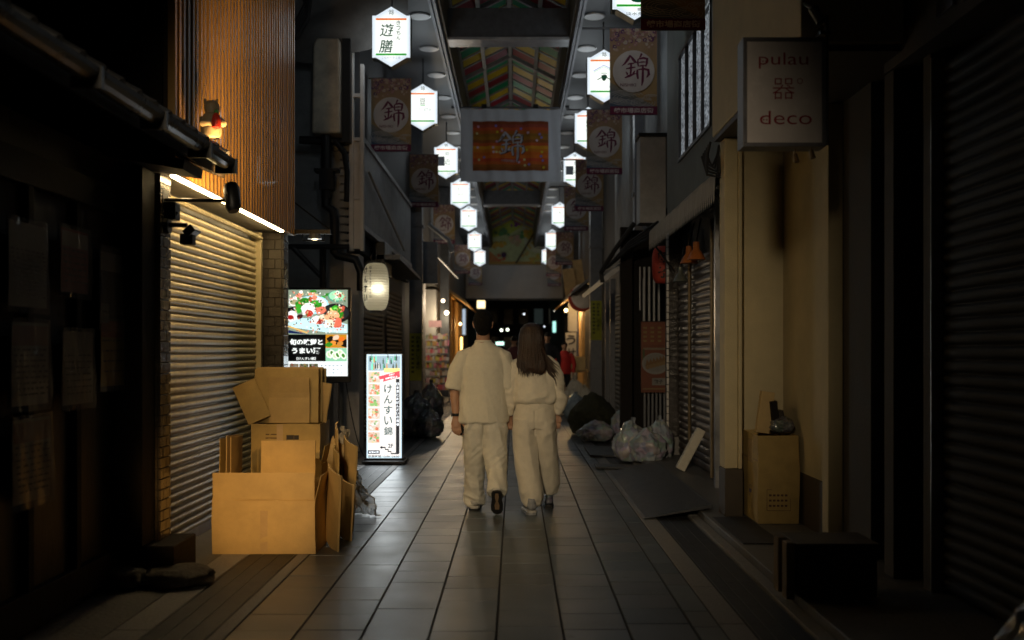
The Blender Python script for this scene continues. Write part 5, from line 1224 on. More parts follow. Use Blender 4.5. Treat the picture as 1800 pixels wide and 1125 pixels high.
MB().box(1.77, 2.14, 14.5, 14.9, 3.2, 4.42).build("cabinet", M['whitepaint'], wb, bevel=.008); MB().box(1.75, 2.16, 14.48, 14.92, 4.425, 4.47).build("lid", M['blackmetal'], wb)
# shops farther along the right
fr = thing("shop_row", (2.2, 28, 0), "row of dark shop fronts with shutters farther along the right side", "shop row")
mb = MB(); mb.box(2.25, 3, 17.0, 33, 0, 7.5); mb.box(2.6, 3, 33, 49, 0, 3.0); mb.box(2.3, 3, 33, 49, 3.0, 7.5); mb.build("wall", mat("dark_shop_wall", (.05, .05, .052), .7), fr)
roller("shutter", 2.23, 19, 22.5, .02, 2.6, .1, .03, M['shutter_dark'], fr, -1)
mb = MB()
for y in (17.6, 18.4, 23.0, 24.2): mb.box(2.14, 2.25, y, y+.12, 0, 3.0)
mb.build("post", M['steel'], fr)
mb = MB(); mb.prism([(1.55, 3.0), (2.2, 3.5), (2.2, 3.4), (1.55, 2.93)], 28, 33); mb.build("canopy", M['steel'], fr)
# lit shop far right
lr = thing("lit_stall", (2.0, 34, 0), "warm lit shop with timber eave, white cloth and stacked boxes at the far right", "shop")
WOOD = mat("pale_timber", (.42, .27, .11), .6, var=.25, stretch=(1, 4, 1))
mb = MB(); mb.prism([(1.55, 2.98), (2.3, 3.5), (2.3, 3.42), (1.55, 2.92)], 33.2, 40); mb.box(2.2, 2.3, 33.2, 40, 0, 3.4); mb.build("eave", WOOD, lr)
mb = MB(); mb.box(1.60, 1.98, 33.4, 33.44, 3.12, 4.05, rot=Matrix.Rotation(R(-7), 3, 'Y')); mb.box(1.95, 2.25, 33.5, 33.55, 3.4, 4.35, rot=Matrix.Rotation(R(-9), 3, 'Y')); mb.build("timber_board", WOOD, lr)
mb = MB(); mb.box(1.72, 2.02, 33.1, 33.12, 2.0, 2.95); mb.build("noren_cloth", M['whiteplaster'], lr)
mb = MB(); mb.box(1.62, 1.95, 32.6, 32.66, .5, 1.95); vb = mb.build("vertical_board", M['whiteplaster'], lr)
p = Pic(.001); p.vtext("うせん", 0, .5, .34, (.05, .04, .04), .02, 1.25); p.build("lettering", P_INK, vb, (1.785, 32.59, 1.22))
mb = MB(); mb.box(1.60, 2.2, 30.6, 31.6, .72, .78); mb.box(1.62, 1.68, 30.7, 30.78, 0, .72); mb.box(2.1, 2.16, 30.7, 30.78, 0, .72); mb.tube([(1.15, 30, .35), (1.6, 30.4, .85)], .03, 6); mb.build("table", WOOD, lr)
o = MB().box(1.62, 2.1, 30.55, 31.0, .785, 1.2).build("stock_box", M['card2'], None, loc=(1.8, 30.8, .785), bevel=.01); prop(o, "pale box standing on the table of the far right lit shop", "box")
mb = MB(); mb.box(2.02, 2.06, 33.0, 33.5, 1.0, 2.9); mb.build("blue_banner", mat("blue_cloth", (.05, .08, .2), .9), lr)
dl = thing("drum_lantern", (2.02, 29.5, 2.85), "red and white round lantern on the far right shop front", "lantern")
MB().lathe([(.30, 0), (.36, .04), (.36, .10)], (1.98, 29.4, 2.95), 24, 'y').build("white_face", M['whiteplaster'], dl, smooth=True); MB().lathe([(.36, 0), (.38, .05), (.36, .12)], (1.92, 29.52, 2.88), 24, 'y').build("red_rim", M['redcloth'], dl, smooth=True)
def point(name, loc, p, col, parent, rad=.08):
    l = bpy.data.lights.new(name, 'POINT'); l.energy = p; l.color = col; l.shadow_soft_size = rad; o = bpy.data.objects.new(name, l); COL.objects.link(o); o.location = Vector(loc)-ORG[parent.name]; o.parent = parent; return o
def bulb_lamp(c, r, col, s, power, label, parent_label="lamp"):
    t = thing("shop_lamp", c, label, "lamp", "small lit lamps in the far shops")
    MB().lathe([(.01, -r), (r*.8, -r*.6), (r, 0), (r*.8, r*.6), (.01, r)], c, 14).build("bulb", emit("lamp_glow", col, s), t, smooth=True)
    MB().lathe([(r*.5, r*.9), (r*.4, r*1.8)], c, 12).build("socket", M['blackmetal'], t)
    if power: point("lamp_light", (c[0], c[1]-r-.12, c[2]-r-.02), power, col, t)
    return t
bulb_lamp((1.75, 35, 2.75), .06, (1, .62, .25), 14, 60, "warm lamp under the far right timber eave")
bulb_lamp((1.95, 32.2, 3.1), .05, (1, .6, .22), 14, 40, "warm lamp beside the upright timber boards on the far right")

# ================================================================== LEFT 4: farther shops on the left
fl_ = thing("shop_row", (-2.3, 27, 0), "row of shop fronts with dark awnings and hanging boards farther along the left side", "shop row")
mb = MB(); mb.box(-3, -2.35, 21.5, 27, 0, 7.5); mb.box(-3.6, -2.95, 27, 34, 0, 3.3); mb.box(-3, -2.35, 27, 49, 3.3, 7.5); mb.build("wall", mat("dim_shop_wall", (.16, .15, .14), .75), fl_)
mb = MB(); mb.box(-2.3, -1.75, 23.2, 23.3, 2.9, 3.85); mb.build("hanging_board", M['steel'], fl_)
mb = MB(); mb.prism([(-1.55, 2.95), (-2.35, 3.55), (-2.35, 3.45), (-1.55, 2.88)], 33, 42); mb.build("eave", WOOD, fl_)
mb = MB(); mb.box(-2.35, -2.25, 34, 49, 0, 3.3); mb.box(-2.95, -2.3, 33.9, 34, 0, 3.3); mb.build("lit_wall", mat("ochre_wall", (.5, .38, .2), .7, var=.2), fl_)
for y in (34.2, 36.5, 38.8, 41.2): MB().box(-2.24, -2.14, y, y+.14, 0, 3.2).build("timber_post", WOOD, fl_)
mb = MB(); mb.box(-2.94, -2.35, 30.5, 33.8, 0, 3.2); mb.build("white_partition", M['whiteplaster'], fl_)
mb = MB(); mb.tube([(-2.3, 23, 4.1), (-1.5, 27, 3.3)], .03, 6); mb.tube([(-2.2, 26, 4.6), (-1.7, 26.2, 4.2), (-1.6, 26.2, 3.9)], .06, 8); mb.build("brace", M['whitepaint'], fl_)
rk = thing("snack_rack", (-2.2, 28, 0), "tall display rack hung with colourful snack packets on the left", "display rack")
mb = MB()
for x in (-2.52, -1.80): mb.tube([(x, 28, 0), (x, 28, 2.0)], .018, 6)
for z in (.3, .6, .9, 1.2, 1.5, 1.8): mb.box(-2.52, -1.80, 27.98, 28.25, z, z+.012)
mb.build("rack_frame", M['alu'], rk)
p = MB(); rr = random.Random(2); vs = []; fs = []; cs = []
for z in (.31, .50, .70, .91, 1.11, 1.31, 1.51, 1.69):
    x = -2.5
    while x < -1.84:
        for yy in (27.9, 28.0, 28.1):
            w = rr.uniform(.045, .075); h = rr.uniform(.08, .16); d = .03; a = rr.uniform(-.02, .02); k = len(vs); dy = yy+rr.uniform(-.03, .03)
            c = rr.choice([(.55, .1, .12), (.6, .5, .4), (.55, .3, .1), (.5, .18, .25), (.6, .55, .5), (.5, .4, .08), (.25, .3, .2), (.6, .35, .35), (.3, .15, .08)])
            for q in ((0, 0, 0), (w, 0, 0), (w, d, 0), (0, d, 0), (0, .01, h), (w, .01, h), (w, d, h), (0, d, h)): vs.append((x+q[0]+a*q[2], dy+q[1], z+q[2]))
            F = [(0, 1, 5, 4), (1, 2, 6, 5), (2, 3, 7, 6), (3, 0, 4, 7), (4, 5, 6, 7)]
            fs += [tuple(i+k for i in f) for f in F]; cs += [c]*5
        x += rr.uniform(.05, .08)
me = bpy.data.meshes.new("snack_packets"); me.from_pydata(vs, [], fs); at = me.color_attributes.new("Col", 'FLOAT_COLOR', 'CORNER'); buf = []
for pp, c in zip(me.polygons, cs): buf += (list(c)+[1])*pp.loop_total
at.data.foreach_set("color", buf); o = link_mesh("snack_packets", me, P_INK, None, loc=(-2.2, 28, .3)); prop(o, "hundreds of colourful snack packets hanging on the left rack", "snacks", kind="stuff")
o = MB().box(-2.35, -2.0, 27.95, 28.0, 2.02, 2.2).build("price_card", mat("pink_card", (.6, .35, .36), .6), rk)
bulb_lamp((-2.02, 30.3, 2.5), .06, (1, .80, .5), 22, 22, "bright lamp above the snack rack's right side")
bulb_lamp((-2.0, 37.5, 2.35), .05, (1, .6, .22), 12, 90, "warm lamp on the far left ochre wall")
bulb_lamp((-1.9, 27.1, 2.7), .05, (1, .8, .55), 6, 60, "small lamp in front of the snack rack")
for zz in (1.55, 1.95):
    pass
mb = MB(); mb.box(-2.13, -2.05, 40.0, 40.1, 1.2, 1.9); wl_ = mb.build("wall_light", emit("amber_tube", (1, .55, .15), 5), None, loc=(-2.1, 40, 1.2)); prop(wl_, "amber upright wall light deep in the left row", "lamp")

# ================================================================== far street beyond the end wall
fb_ = thing("far_building", (0, 95, 0), "dim buildings across the road beyond the arcade's end", "building")
mb = MB(); mb.box(-14, 14, 95, 97, 0, 16); mb.build("wall", mat("far_dark_wall", (.10, .10, .105), .8), fb_)
WD = mat("dark_window", (.06, .065, .07), .15); WL = emit("window_added_glow", (.8, .75, .55), .035); WL2 = emit("window_added_cool_glow", (.6, .8, .75), .02)  # faint glow added to some panes to lift the dark far end
for i in range(12):
    for j in range(3): MB().box(-8+1.4*i, -7.2+1.4*i, 94.9, 95, 1.2+2.6*j, 2.6+2.6*j).build("window", (WD, WL, WD, WL2, WD)[(i*3+j*2) % 5], fb_)
mb = MB(); mb.box(-3.4, -2.4, 49.4, 70, 0, 8); mb.box(2.4, 3.4, 49.4, 70, 0, 8); mb.build("side_wing", mat("far_side_wall", (.10, .095, .09), .8), fb_)
def far_sign(x, y, z, w, h, col, s, label):
    t = thing("lit_box_sign", (x, y, z), label, "lit sign")
    MB().box(x-w/2-.03, x+w/2+.03, y, y+.2, z-h/2-.03, z+h/2+.03).build("casing", M['blackmetal'], t); MB().box(x-w/2, x+w/2, y-.02, y-.001, z-h/2, z+h/2).build("lit_face", emit("box_glow", col, s), t)
    MB().tube([(x, y+.1, z+h/2), (x, y+.1, z+h/2+.5)], .02, 6).build("hanger", M['blackmetal'], t)
far_sign(-1.68, 51, 3.67, .40, .40, (1, .8, .42), 2.2, "small glowing yellow box sign just under the end wall")
far_sign(2.45, 60, 2.75, .46, .64, (.45, 1, .85), 1.3, "pale green lit box sign in the far street on the right")
bulb_lamp((-.92, 70, 2.75), .09, (.85, 1, .75), 5, 0, "greenish white far lamp, left one of the pair")
bulb_lamp((-.50, 70, 2.78), .09, (.85, 1, .75), 5, 0, "greenish white far lamp, right one of the pair")
far_sign(-1.05, 72, 1.85, .55, .22, (.6, 1, .85), 2.5, "low green white lit sign between the couple's heads")
bulb_lamp((2.45, 62, 3.75), .07, (1, .9, .7), 5, 0, "single warm white lamp high in the far street on the right")
bulb_lamp((.72, 80, 4.2), .07, (.8, .9, 1), 2.5, 0, "faint bluish lamp high in the middle of the far street")
bulb_lamp((1.9, 66, 2.9), .05, (.8, .9, 1), 2, 0, "tiny cold lamp above the capped man")
far_sign(-2.2, 44, 2.6, .16, 1.1, (.7, .85, 1), .6, "narrow bluish lit strip on the far left")

# ================================================================== street lamps behind the photographer
def street_lamp(c, tgt, label, power, size, blend, col, rad):
    t = thing("street_lamp", c, label, "lamp")
    d = (Vector(tgt)-Vector(c)).normalized(); a = Vector(c)
    MB().tube([a-d*.22, a-d*.2, a-d*.02, a], [.04*(1+8*rad), .07*(1+8*rad), .10*(1+8*rad), .11*(1+8*rad)], 24).build("lamp_head", M['blackmetal'], t, smooth=True)
    MB().tube([a-d*.2, a-d*.25+Vector((0, 0, .1)), a+Vector((0, -.3, 6.32-c[2]))], .015, 8).build("hanger", M['blackmetal'], t)
    MB().tube([a+d*.004, a+d*.008], .095, 18).build("lens", emit("street_lamp_lens", col, 1.5), t)
    spot("beam", a+d*.03, tgt, power, size, blend, col, t, rad)
street_lamp((-1.5, -3.0, 3.6), (-.0, 9.5, 1.15), "black arcade lamp behind the photographer shining down the street", 1420, 31, 1.0, (1.0, .80, .53), .30)
street_lamp((-1.45, -1.2, 2.3), (-1.76, 7.0, .42), "small amber lamp behind the photographer on the left", 1600, 9.2, 1.0, (1.0, .56, .17), .05)
# ================================================================== PEOPLE
def loft(mb, secs, n=20):
    """secs: (x,y,z,rx,ry); rings square to the path, rx along world X, ry across it"""
    P = [Vector(s[:3]) for s in secs]; vs = []; fs = []
    def ring(c, t, rx, ry):
        a = Vector((1, 0, 0))-t*t.x
        if a.length < .25: a = Vector((0, 1, 0))-t*t.y
        a.normalize(); b = t.cross(a).normalized()
        return [c+a*(rx*math.cos(2*math.pi*k/n))+b*(ry*math.sin(2*math.pi*k/n)) for k in range(n)]
    N = len(secs)
    for i, s in enumerate(secs):
        t = (P[min(i+1, N-1)]-P[max(i-1, 0)]).normalized(); vs += ring(P[i], t, s[3], s[4])
    for i in range(N-1):
        for k in range(n): fs.append((i*n+k, i*n+(k+1) % n, (i+1)*n+(k+1) % n, (i+1)*n+k))
    fs.append(tuple(range(n))[::-1]); fs.append(tuple(range((N-1)*n, N*n)))
    mb.add(vs, fs)
def ellip(mb, c, r, n=18):
    prof = []
    vs = []; fs = []
    for i in range(n+1):
        q = -math.pi/2+math.pi*i/n
        for k in range(n):
            w = 2*math.pi*k/n; vs.append((c[0]+r[0]*max(.02, math.cos(q))*math.cos(w), c[1]+r[1]*max(.02, math.cos(q))*math.sin(w), c[2]+r[2]*math.sin(q)))
    for i in range(n):
        for k in range(n): fs.append((i*n+k, i*n+(k+1) % n, (i+1)*n+(k+1) % n, (i+1)*n+k))
    fs.append(tuple(range(n))[::-1]); fs.append(tuple(range(n*n, (n+1)*n))); mb.add(vs, fs)
def remesh(mb, name, voxel, it, m, parent, fold=None, fac=.5):
    me = mb.mesh(name); ob = bpy.data.objects.new("tmp", me); COL.objects.link(ob)
    r = ob.modifiers.new("r", 'REMESH'); r.mode = 'VOXEL'; r.voxel_size = voxel
    if it: s = ob.modifiers.new("s", 'SMOOTH'); s.factor = fac; s.iterations = it
    dg = bpy.context.evaluated_depsgraph_get(); me2 = bpy.data.meshes.new_from_object(ob.evaluated_get(dg))
    bpy.data.objects.remove(ob); bpy.data.meshes.remove(me); me2.name = name
    if fold:
        nr = [v.normal.copy() for v in me2.vertices]
        for v, q in zip(me2.vertices, nr): v.co += q*fold(v.co, q)
    me2.materials.clear(); me2.polygons.foreach_set("use_smooth", [True]*len(me2.polygons)); me2.update()
    return link_mesh(name, me2, m, parent)
def ridge(p): return 1-2*abs(noise.noise(p))
def chain(mb, pts, r0, r1, n=10):
    k = len(pts); loft(mb, [(p[0], p[1], p[2], r0+(r1-r0)*i/(k-1), r0+(r1-r0)*i/(k-1)) for i, p in enumerate(pts)], n)
def head(mb, c, s=1.0):
    x, y, z = c
    ellip(mb, (x, y, z+.01), (.073*s, .092*s, .112*s)); ellip(mb, (x, y+.03*s, z-.055*s), (.052*s, .06*s, .055*s))
    loft(mb, [(x, y+.085*s, z+.015*s, .010*s, .010*s), (x, y+.100*s, z-.012*s, .013*s, .014*s), (x, y+.088*s, z-.024*s, .014*s, .010*s)], 8)
    loft(mb, [(x-.02*s, y+.082*s, z-.052*s, .012*s, .007*s), (x+.02*s, y+.082*s, z-.052*s, .012*s, .007*s)], 8)
    for d in (-1, 1): loft(mb, [(x+d*.074*s, y-.008*s, z-.035*s, .008*s, .012*s), (x+d*.083*s, y-.012*s, z, .009*s, .019*s), (x+d*.083*s, y-.014*s, z+.025*s, .008*s, .015*s)], 8)
def eyes(c, s, parent):
    mb = MB()
    for d in (-1, 1): ellip(mb, (c[0]+d*.03*s, c[1]+.078*s, c[2]+.012*s), (.012*s, .010*s, .008*s), 8)
    mb.build("eyes", M['shoe_white'], parent, smooth=True)
def shoe(Mx, parent, upper, mid, sole, gum=None):
    s = thing_part = None
    out = [(-.030, .0), (-.042, .03), (-.040, .10), (-.048, .18), (-.046, .235), (-.026, .278), (.0, .288), (.03, .275), (.046, .23), (.046, .17), (.036, .10), (.040, .03), (.028, .0), (0, -.008)]
    mb = MB(); mb.prism([(x*1.05, y) for x, y in out], .0, .014, 'xy'); me = mb.mesh("shoe"); me.transform(Mx); sh = link_mesh("shoe", me, sole, parent)
    mb = MB(); mb.prism(out, .0142, .034, 'xy'); me = mb.mesh("midsole"); me.transform(Mx); o = link_mesh("midsole", me, mid, sh)
    b = o.modifiers.new("bevel", 'BEVEL'); b.width = .006; b.segments = 2
    mb = MB(); loft(mb, [(0, .0, .05, .022, .012), (0, .012, .06, .036, .03), (0, .05, .065, .038, .040), (0, .10, .07, .038, .042), (0, .15, .062, .042, .034), (0, .21, .050, .042, .024), (0, .26, .042, .030, .016), (0, .28, .038, .012, .008)], 14)
    loft(mb, [(0, .045, .05, .038, .045), (0, .045, .10, .035, .046), (0, .04, .13, .034, .044)], 14)
    me = mb.mesh("upper", True); me.transform(Mx); link_mesh("upper", me, upper, sh)
    if gum is not None:
        mb = MB(); mb.prism([(-.012, .02), (-.016, .06), (-.008, .12), (-.02, .17), (-.016, .22), (.016, .22), (.02, .17), (.008, .12), (.016, .06), (.012, .02)], -.004, -.0005, 'xy'); me = mb.mesh("tread"); me.transform(Mx); link_mesh("tread", me, gum, sh)
# ---------------- man
mn = thing("person", (-.27, 8.84, 0), "man in cream short sleeved tee and cream trousers walking away, phone in his left hand", "person", "couple walking hand in hand")
mb = MB(); hc = (-.275, 8.83, 1.622)
head(mb, hc)
loft(mb, [(-.272, 8.84, 1.40, .075, .07), (-.274, 8.845, 1.47, .060, .062), (-.275, 8.835, 1.53, .056, .060), (-.275, 8.835, 1.58, .06, .065)])
loft(mb, [(-.265, 8.84, .80, .15, .10), (-.265, 8.84, 1.0, .14, .09), (-.265, 8.84, 1.2, .155, .10), (-.265, 8.84, 1.34, .17, .09), (-.27, 8.84, 1.42, .10, .07)])
loft(mb, [(-.43, 8.84, 1.36, .05, .05), (-.50, 8.85, 1.20, .045, .046), (-.520, 8.86, 1.07, .041, .042), (-.518, 8.84, .96, .040, .040), (-.510, 8.82, .86, .031, .029), (-.508, 8.815, .82, .027, .024)], 16)
loft(mb, [(-.10, 8.84, 1.36, .05, .05), (-.055, 8.84, 1.20, .044, .046), (-.045, 8.84, 1.07, .04, .042), (-.05, 8.86, .96, .038, .038), (-.06, 8.875, .87, .03, .028), (-.06, 8.88, .83, .026, .024)], 16)
loft(mb, [(-.345, 8.85, .85, .08, .09), (-.345, 8.90, .49, .055, .06), (-.352, 8.98, .12, .04, .042), (-.352, 8.99, .06, .036, .04)], 14)
loft(mb, [(-.185, 8.84, .85, .08, .09), (-.165, 8.80, .49, .055, .06), (-.152, 8.62, .22, .038, .04)], 14)
# left hand: palm and five fingers round the phone
loft(mb, [(-.508, 8.815, .835, .026, .020), (-.506, 8.81, .80, .036, .018), (-.505, 8.80, .765, .043, .018), (-.503, 8.795, .735, .042, .016)], 14)
for i, (dx, L) in enumerate(((-.033, .062), (-.011, .074), (.011, .078), (.032, .070))):
    b = Vector((-.503+dx, 8.793, .738)); chain(mb, [b, b+Vector((.004, -.008, -L*.45)), b+Vector((.018, -.004, -L*.82)), b+Vector((.034, .014, -L*.98))], .0098, .0075)
chain(mb, [(-.478, 8.80, .80), (-.455, 8.788, .775), (-.437, 8.785, .752), (-.428, 8.79, .728)], .0125, .009)
# right hand, clasping
loft(mb, [(-.06, 8.88, .84, .024, .02), (-.058, 8.885, .80, .034, .018), (-.055, 8.885, .765, .038, .018)], 14)
for i, dx in enumerate((-.030, -.010, .010, .028)):
    b = Vector((-.055+dx, 8.875, .77)); chain(mb, [b, b+Vector((.002, -.02, -.028)), b+Vector((.006, -.022, -.05)), b+Vector((.012, -.004, -.06))], .0095, .0075)
chain(mb, [(-.085, 8.87, .81), (-.092, 8.85, .785), (-.08, 8.84, .765)], .011, .0085)
body = remesh(mb, "body", .0048, 3, M['skin'], mn)
eyes(hc, 1, mn)
# hair
mb = MB(); ellip(mb, (-.275, 8.825, 1.650), (.086, .104, .098), 26); loft(mb, [(-.275, 8.79, 1.68, .078, .07), (-.275, 8.785, 1.60, .074, .062), (-.275, 8.79, 1.555, .058, .05), (-.275, 8.80, 1.535, .04, .036)], 22)
remesh(mb, "hair", .006, 2, M['hair_black'], mn, lambda p, q: .004*noise.noise(Vector((p.x*60, p.y*60, p.z*25)))+.003*noise.noise(p*120) - (.02 if p.y > 8.885 and p.z < 1.66 else 0))
# tee shirt
mb = MB()
loft(mb, [(-.268, 8.84, .782, .205, .150), (-.268, 8.84, .86, .203, .150), (-.268, 8.84, .98, .196, .142), (-.266, 8.84, 1.12, .192, .135), (-.265, 8.84, 1.25, .197, .130), (-.265, 8.845, 1.33, .195, .115), (-.267, 8.85, 1.385, .165, .092), (-.27, 8.85, 1.425, .115, .076), (-.274, 8.85, 1.462, .076, .068), (-.275, 8.848, 1.478, .068, .066)], 32)
loft(mb, [(-.36, 8.845, 1.375, .06, .062), (-.435, 8.845, 1.335, .073, .074), (-.480, 8.85, 1.23, .080, .082), (-.510, 8.855, 1.13, .078, .084), (-.522, 8.86, 1.072, .076, .084)], 24)
loft(mb, [(-.17, 8.845, 1.375, .06, .062), (-.10, 8.845, 1.335, .070, .074), (-.075, 8.845, 1.23, .072, .078), (-.065, 8.845, 1.13, .068, .078), (-.062, 8.85, 1.075, .066, .078)], 24)
def tee(p, q):
    t = max(0, min(1, (1.38-p.z)/.6)); x = p.x+.27
    d = .016*t*ridge(Vector((p.x*7+p.z*1.6, p.y*4, p.z*1.5)))+.006*t*noise.noise(Vector((p.x*16, p.y*10, p.z*3)))
    d += .007*ridge(Vector((p.x*6, p.y*6, p.z*7+p.x*12)))*(1 if abs(x) > .15 else .35)+.001*noise.noise(p*30)
    if p.z > 1.44: d *= .2
    return d*1.05
ts = remesh(mb, "tee_shirt", .0075, 3, M['cream_tee'], mn, tee)
MB().lathe([(.070, 0), (.073, .006), (.071, .016), (.066, .018)], (-.2745, 8.848, 1.466), 28).build("collar", M['cream_tee'], ts, smooth=True)
# trousers
mb = MB()
loft(mb, [(-.265, 8.84, 1.0, .165, .115), (-.265, 8.84, .92, .178, .13), (-.265, 8.84, .84, .185, .14), (-.265, 8.84, .78, .17, .13)], 28)
loft(mb, [(-.342, 8.842, .86, .102, .135), (-.345, 8.85, .74, .104, .13), (-.345, 8.87, .60, .100, .115), (-.346, 8.905, .47, .092, .104), (-.352, 8.945, .32, .080, .094), (-.356, 8.975, .19, .078, .09), (-.357, 8.99, .11, .080, .09), (-.357, 8.995, .055, .080, .09)], 24)
loft(mb, [(-.188, 8.842, .86, .102, .135), (-.180, 8.835, .74, .105, .13), (-.172, 8.825, .60, .102, .115), (-.164, 8.80, .47, .092, .104), (-.155, 8.735, .35, .080, .092), (-.153, 8.655, .27, .080, .086), (-.151, 8.61, .22, .078, .084), (-.15, 8.595, .20, .075, .080)], 24)
def trs(p, q):
    lo = max(0, min(1, (.32-p.z)/.25)); d = .007*ridge(Vector((p.x*10, p.y*8, p.z*3+p.x*7)))+.003*noise.noise(p*22)
    d += lo*.010*ridge(Vector((p.x*5, p.y*5, p.z*22+p.x*9)))+.006*max(0, 1-abs(p.z-.5)/.14)*ridge(Vector((p.x*6, p.y*6, p.z*15-p.x*14)))
    d += .008*max(0, 1-abs(p.z-.74)/.1)*ridge(Vector((p.x*7, p.y*4, p.z*12+abs(p.x+.265)*20)))
    return d*1.45
remesh(mb, "trousers", .0075, 3, M['cream_trs'], mn, trs)
shoe(Matrix.Translation((-.352, 8.90, .002)) @ Matrix.Scale(1.14, 4), mn, M['shoe_white'], M['shoe_white'], M['sole_black'])
shoe(Matrix.Translation((-.150, 8.70, .014)) @ Matrix.Rotation(R(-47), 4, 'X') @ Matrix.Scale(1.04, 4) @ Matrix.Translation((0, -.27, 0)), mn, M['sole_black'], M['shoe_white'], M['sole_black'], M['gum'])
mb = MB(); mb.lathe([(.031, -.012), (.033, 0), (.031, .012)], (-.509, 8.818, .842), 20); wt_ = mb.build("watch", M['blackmetal'], mn, smooth=True); MB().box(-.548, -.538, 8.80, 8.834, .826, .858).build("watch_case", M['steel'], wt_, bevel=.003)
# phone in hand: its own thing
me = MB().box(-.036, .036, -.0045, .0045, -.073, .073).mesh("phone"); me.transform(Matrix.Translation((-.458, 8.797, .742)) @ Matrix.Rotation(R(22), 4, 'Y') @ Matrix.Rotation(R(-28), 4, 'Z'))
ph_ = link_mesh("phone", me, mat("phone_glass", (.012, .012, .015), .12, coat=.6, bump=0), None, loc=(-.458, 8.797, .742)); b = ph_.modifiers.new("bevel", 'BEVEL'); b.width = .004; b.segments = 3
prop(ph_, "black smartphone held in the man's left hand", "phone")

# ---------------- woman
wo = thing("person", (.17, 8.84, 0), "woman with long brown hair in cream sweatshirt and cream jogging trousers walking away", "person", "couple walking hand in hand")
mb = MB(); wc = (.145, 8.84, 1.515); head(mb, wc, .95)
loft(mb, [(.16, 8.84, 1.28, .07, .06), (.155, 8.845, 1.37, .05, .052), (.148, 8.84, 1.45, .048, .052), (.145, 8.84, 1.48, .05, .056)])
loft(mb, [(.17, 8.84, .80, .13, .09), (.17, 8.84, 1.0, .12, .085), (.17, 8.84, 1.2, .13, .09), (.17, 8.84, 1.30, .13, .08), (.165, 8.84, 1.34, .08, .06)])
loft(mb, [(.035, 8.84, 1.28, .04, .042), (-.02, 8.84, 1.10, .036, .038), (-.04, 8.86, .96, .033, .034), (-.05, 8.885, .84, .022, .02)], 14)
loft(mb, [(.31, 8.84, 1.28, .04, .042), (.36, 8.84, 1.10, .036, .038), (.372, 8.85, .96, .033, .034), (.366, 8.86, .84, .022, .02)], 14)
loft(mb, [(.10, 8.84, .82, .07, .085), (.11, 8.82, .45, .05, .055), (.15, 8.77, .12, .036, .04), (.155, 8.765, .06, .034, .04)], 14)
loft(mb, [(.25, 8.84, .82, .07, .085), (.275, 8.93, .45, .05, .055), (.30, 9.05, .16, .036, .04), (.30, 9.06, .06, .034, .04)], 14)
for (hx, hy, sgn) in ((-.045, 8.895, 1), (.366, 8.862, -1)):
    loft(mb, [(hx, hy, .85, .02, .018), (hx, hy, .81, .03, .016), (hx, hy, .775, .033, .015)], 12)
    for dx in (-.025, -.008, .009, .025):
        b = Vector((hx+dx, hy, .78)); chain(mb, [b, b+Vector((0, -.006, -.03)), b+Vector((.003*sgn, -.002, -.05)), b+Vector((.006*sgn, .012, -.062))], .008, .0062)
    chain(mb, [(hx-.028*sgn, hy-.005, .815), (hx-.034*sgn, hy-.015, .79), (hx-.024*sgn, hy-.022, .77)], .0095, .0075)
remesh(mb, "body", .0052, 3, M['skin'], wo); eyes(wc, .95, wo)
mb = MB()
loft(mb, [(.143, 8.825, 1.632, .02, .02), (.143, 8.825, 1.618, .062, .066), (.143, 8.82, 1.585, .092, .098), (.143, 8.815, 1.53, .106, .110), (.143, 8.81, 1.46, .112, .106), (.143, 8.785, 1.38, .117, .094), (.143, 8.745, 1.32, .127, .072), (.142, 8.715, 1.27, .128, .052), (.138, 8.70, 1.235, .120, .036), (.132, 8.698, 1.215, .098, .024)], 36)
def hairf(p, q):
    t = max(0, min(1, (1.62-p.z)/.12)); a = math.atan2(p.y-8.86, p.x-.143)
    d = .007*t*noise.noise(Vector((a*9, 3, p.z*1.3)))+.004*t*noise.noise(Vector((a*26, 9, p.z*1.8)))+.003*t*noise.noise(Vector((a*60, 1, p.z*2.5)))
    if p.y > 8.87 and p.z < 1.585: d -= .03
    return d
ha = remesh(mb, "hair", .0055, 2, M['hair_brown'], wo, hairf)
mb = MB(); rr = random.Random(8)
for i in range(90):   # loose ends along the bottom
    x = .03+.215*rr.random(); z = 1.25+.02*rr.random()-.02*math.cos((x-.14)*14); y = 8.672+.45*(x-.14)**2+.012*rr.random()
    mb.tube([(x, y, z+.05), (x+rr.uniform(-.004, .004), y-.002, z), (x+rr.uniform(-.012, .008), y+.003, z-.03-.05*rr.random())], [.006, .004, .0008], 5, False)
for i in range(11):   # strands blown over the right shoulder
    k = i/10; x = .235+.02*k; z0_ = 1.42-.15*k
    mb.tube([(x, 8.745, z0_), (x+.035, 8.725, z0_-.07), (x+.075+.02*rr.random(), 8.728, z0_-.12), (x+.105+.05*rr.random()-.03*k, 8.74, z0_-.155-.03*rr.random())], [.008, .007, .005, .001], 5, False)
mb.build("hair_strand", M['hair_brown'], ha, smooth=True)
mb = MB()
loft(mb, [(.172, 8.84, .945, .172, .130), (.172, 8.84, .965, .188, .148), (.172, 8.84, 1.0, .190, .150), (.172, 8.84, 1.10, .182, .140), (.172, 8.84, 1.20, .178, .130), (.170, 8.842, 1.27, .172, .112), (.168, 8.845, 1.315, .145, .090), (.165, 8.85, 1.35, .098, .072), (.16, 8.85, 1.385, .066, .060)], 32)
loft(mb, [(.08, 8.845, 1.30, .058, .058), (.022, 8.845, 1.255, .068, .070), (-.014, 8.845, 1.15, .068, .072), (-.036, 8.85, 1.03, .064, .070), (-.046, 8.865, .93, .056, .060), (-.048, 8.875, .875, .044, .046), (-.048, 8.88, .85, .036, .036)], 24)
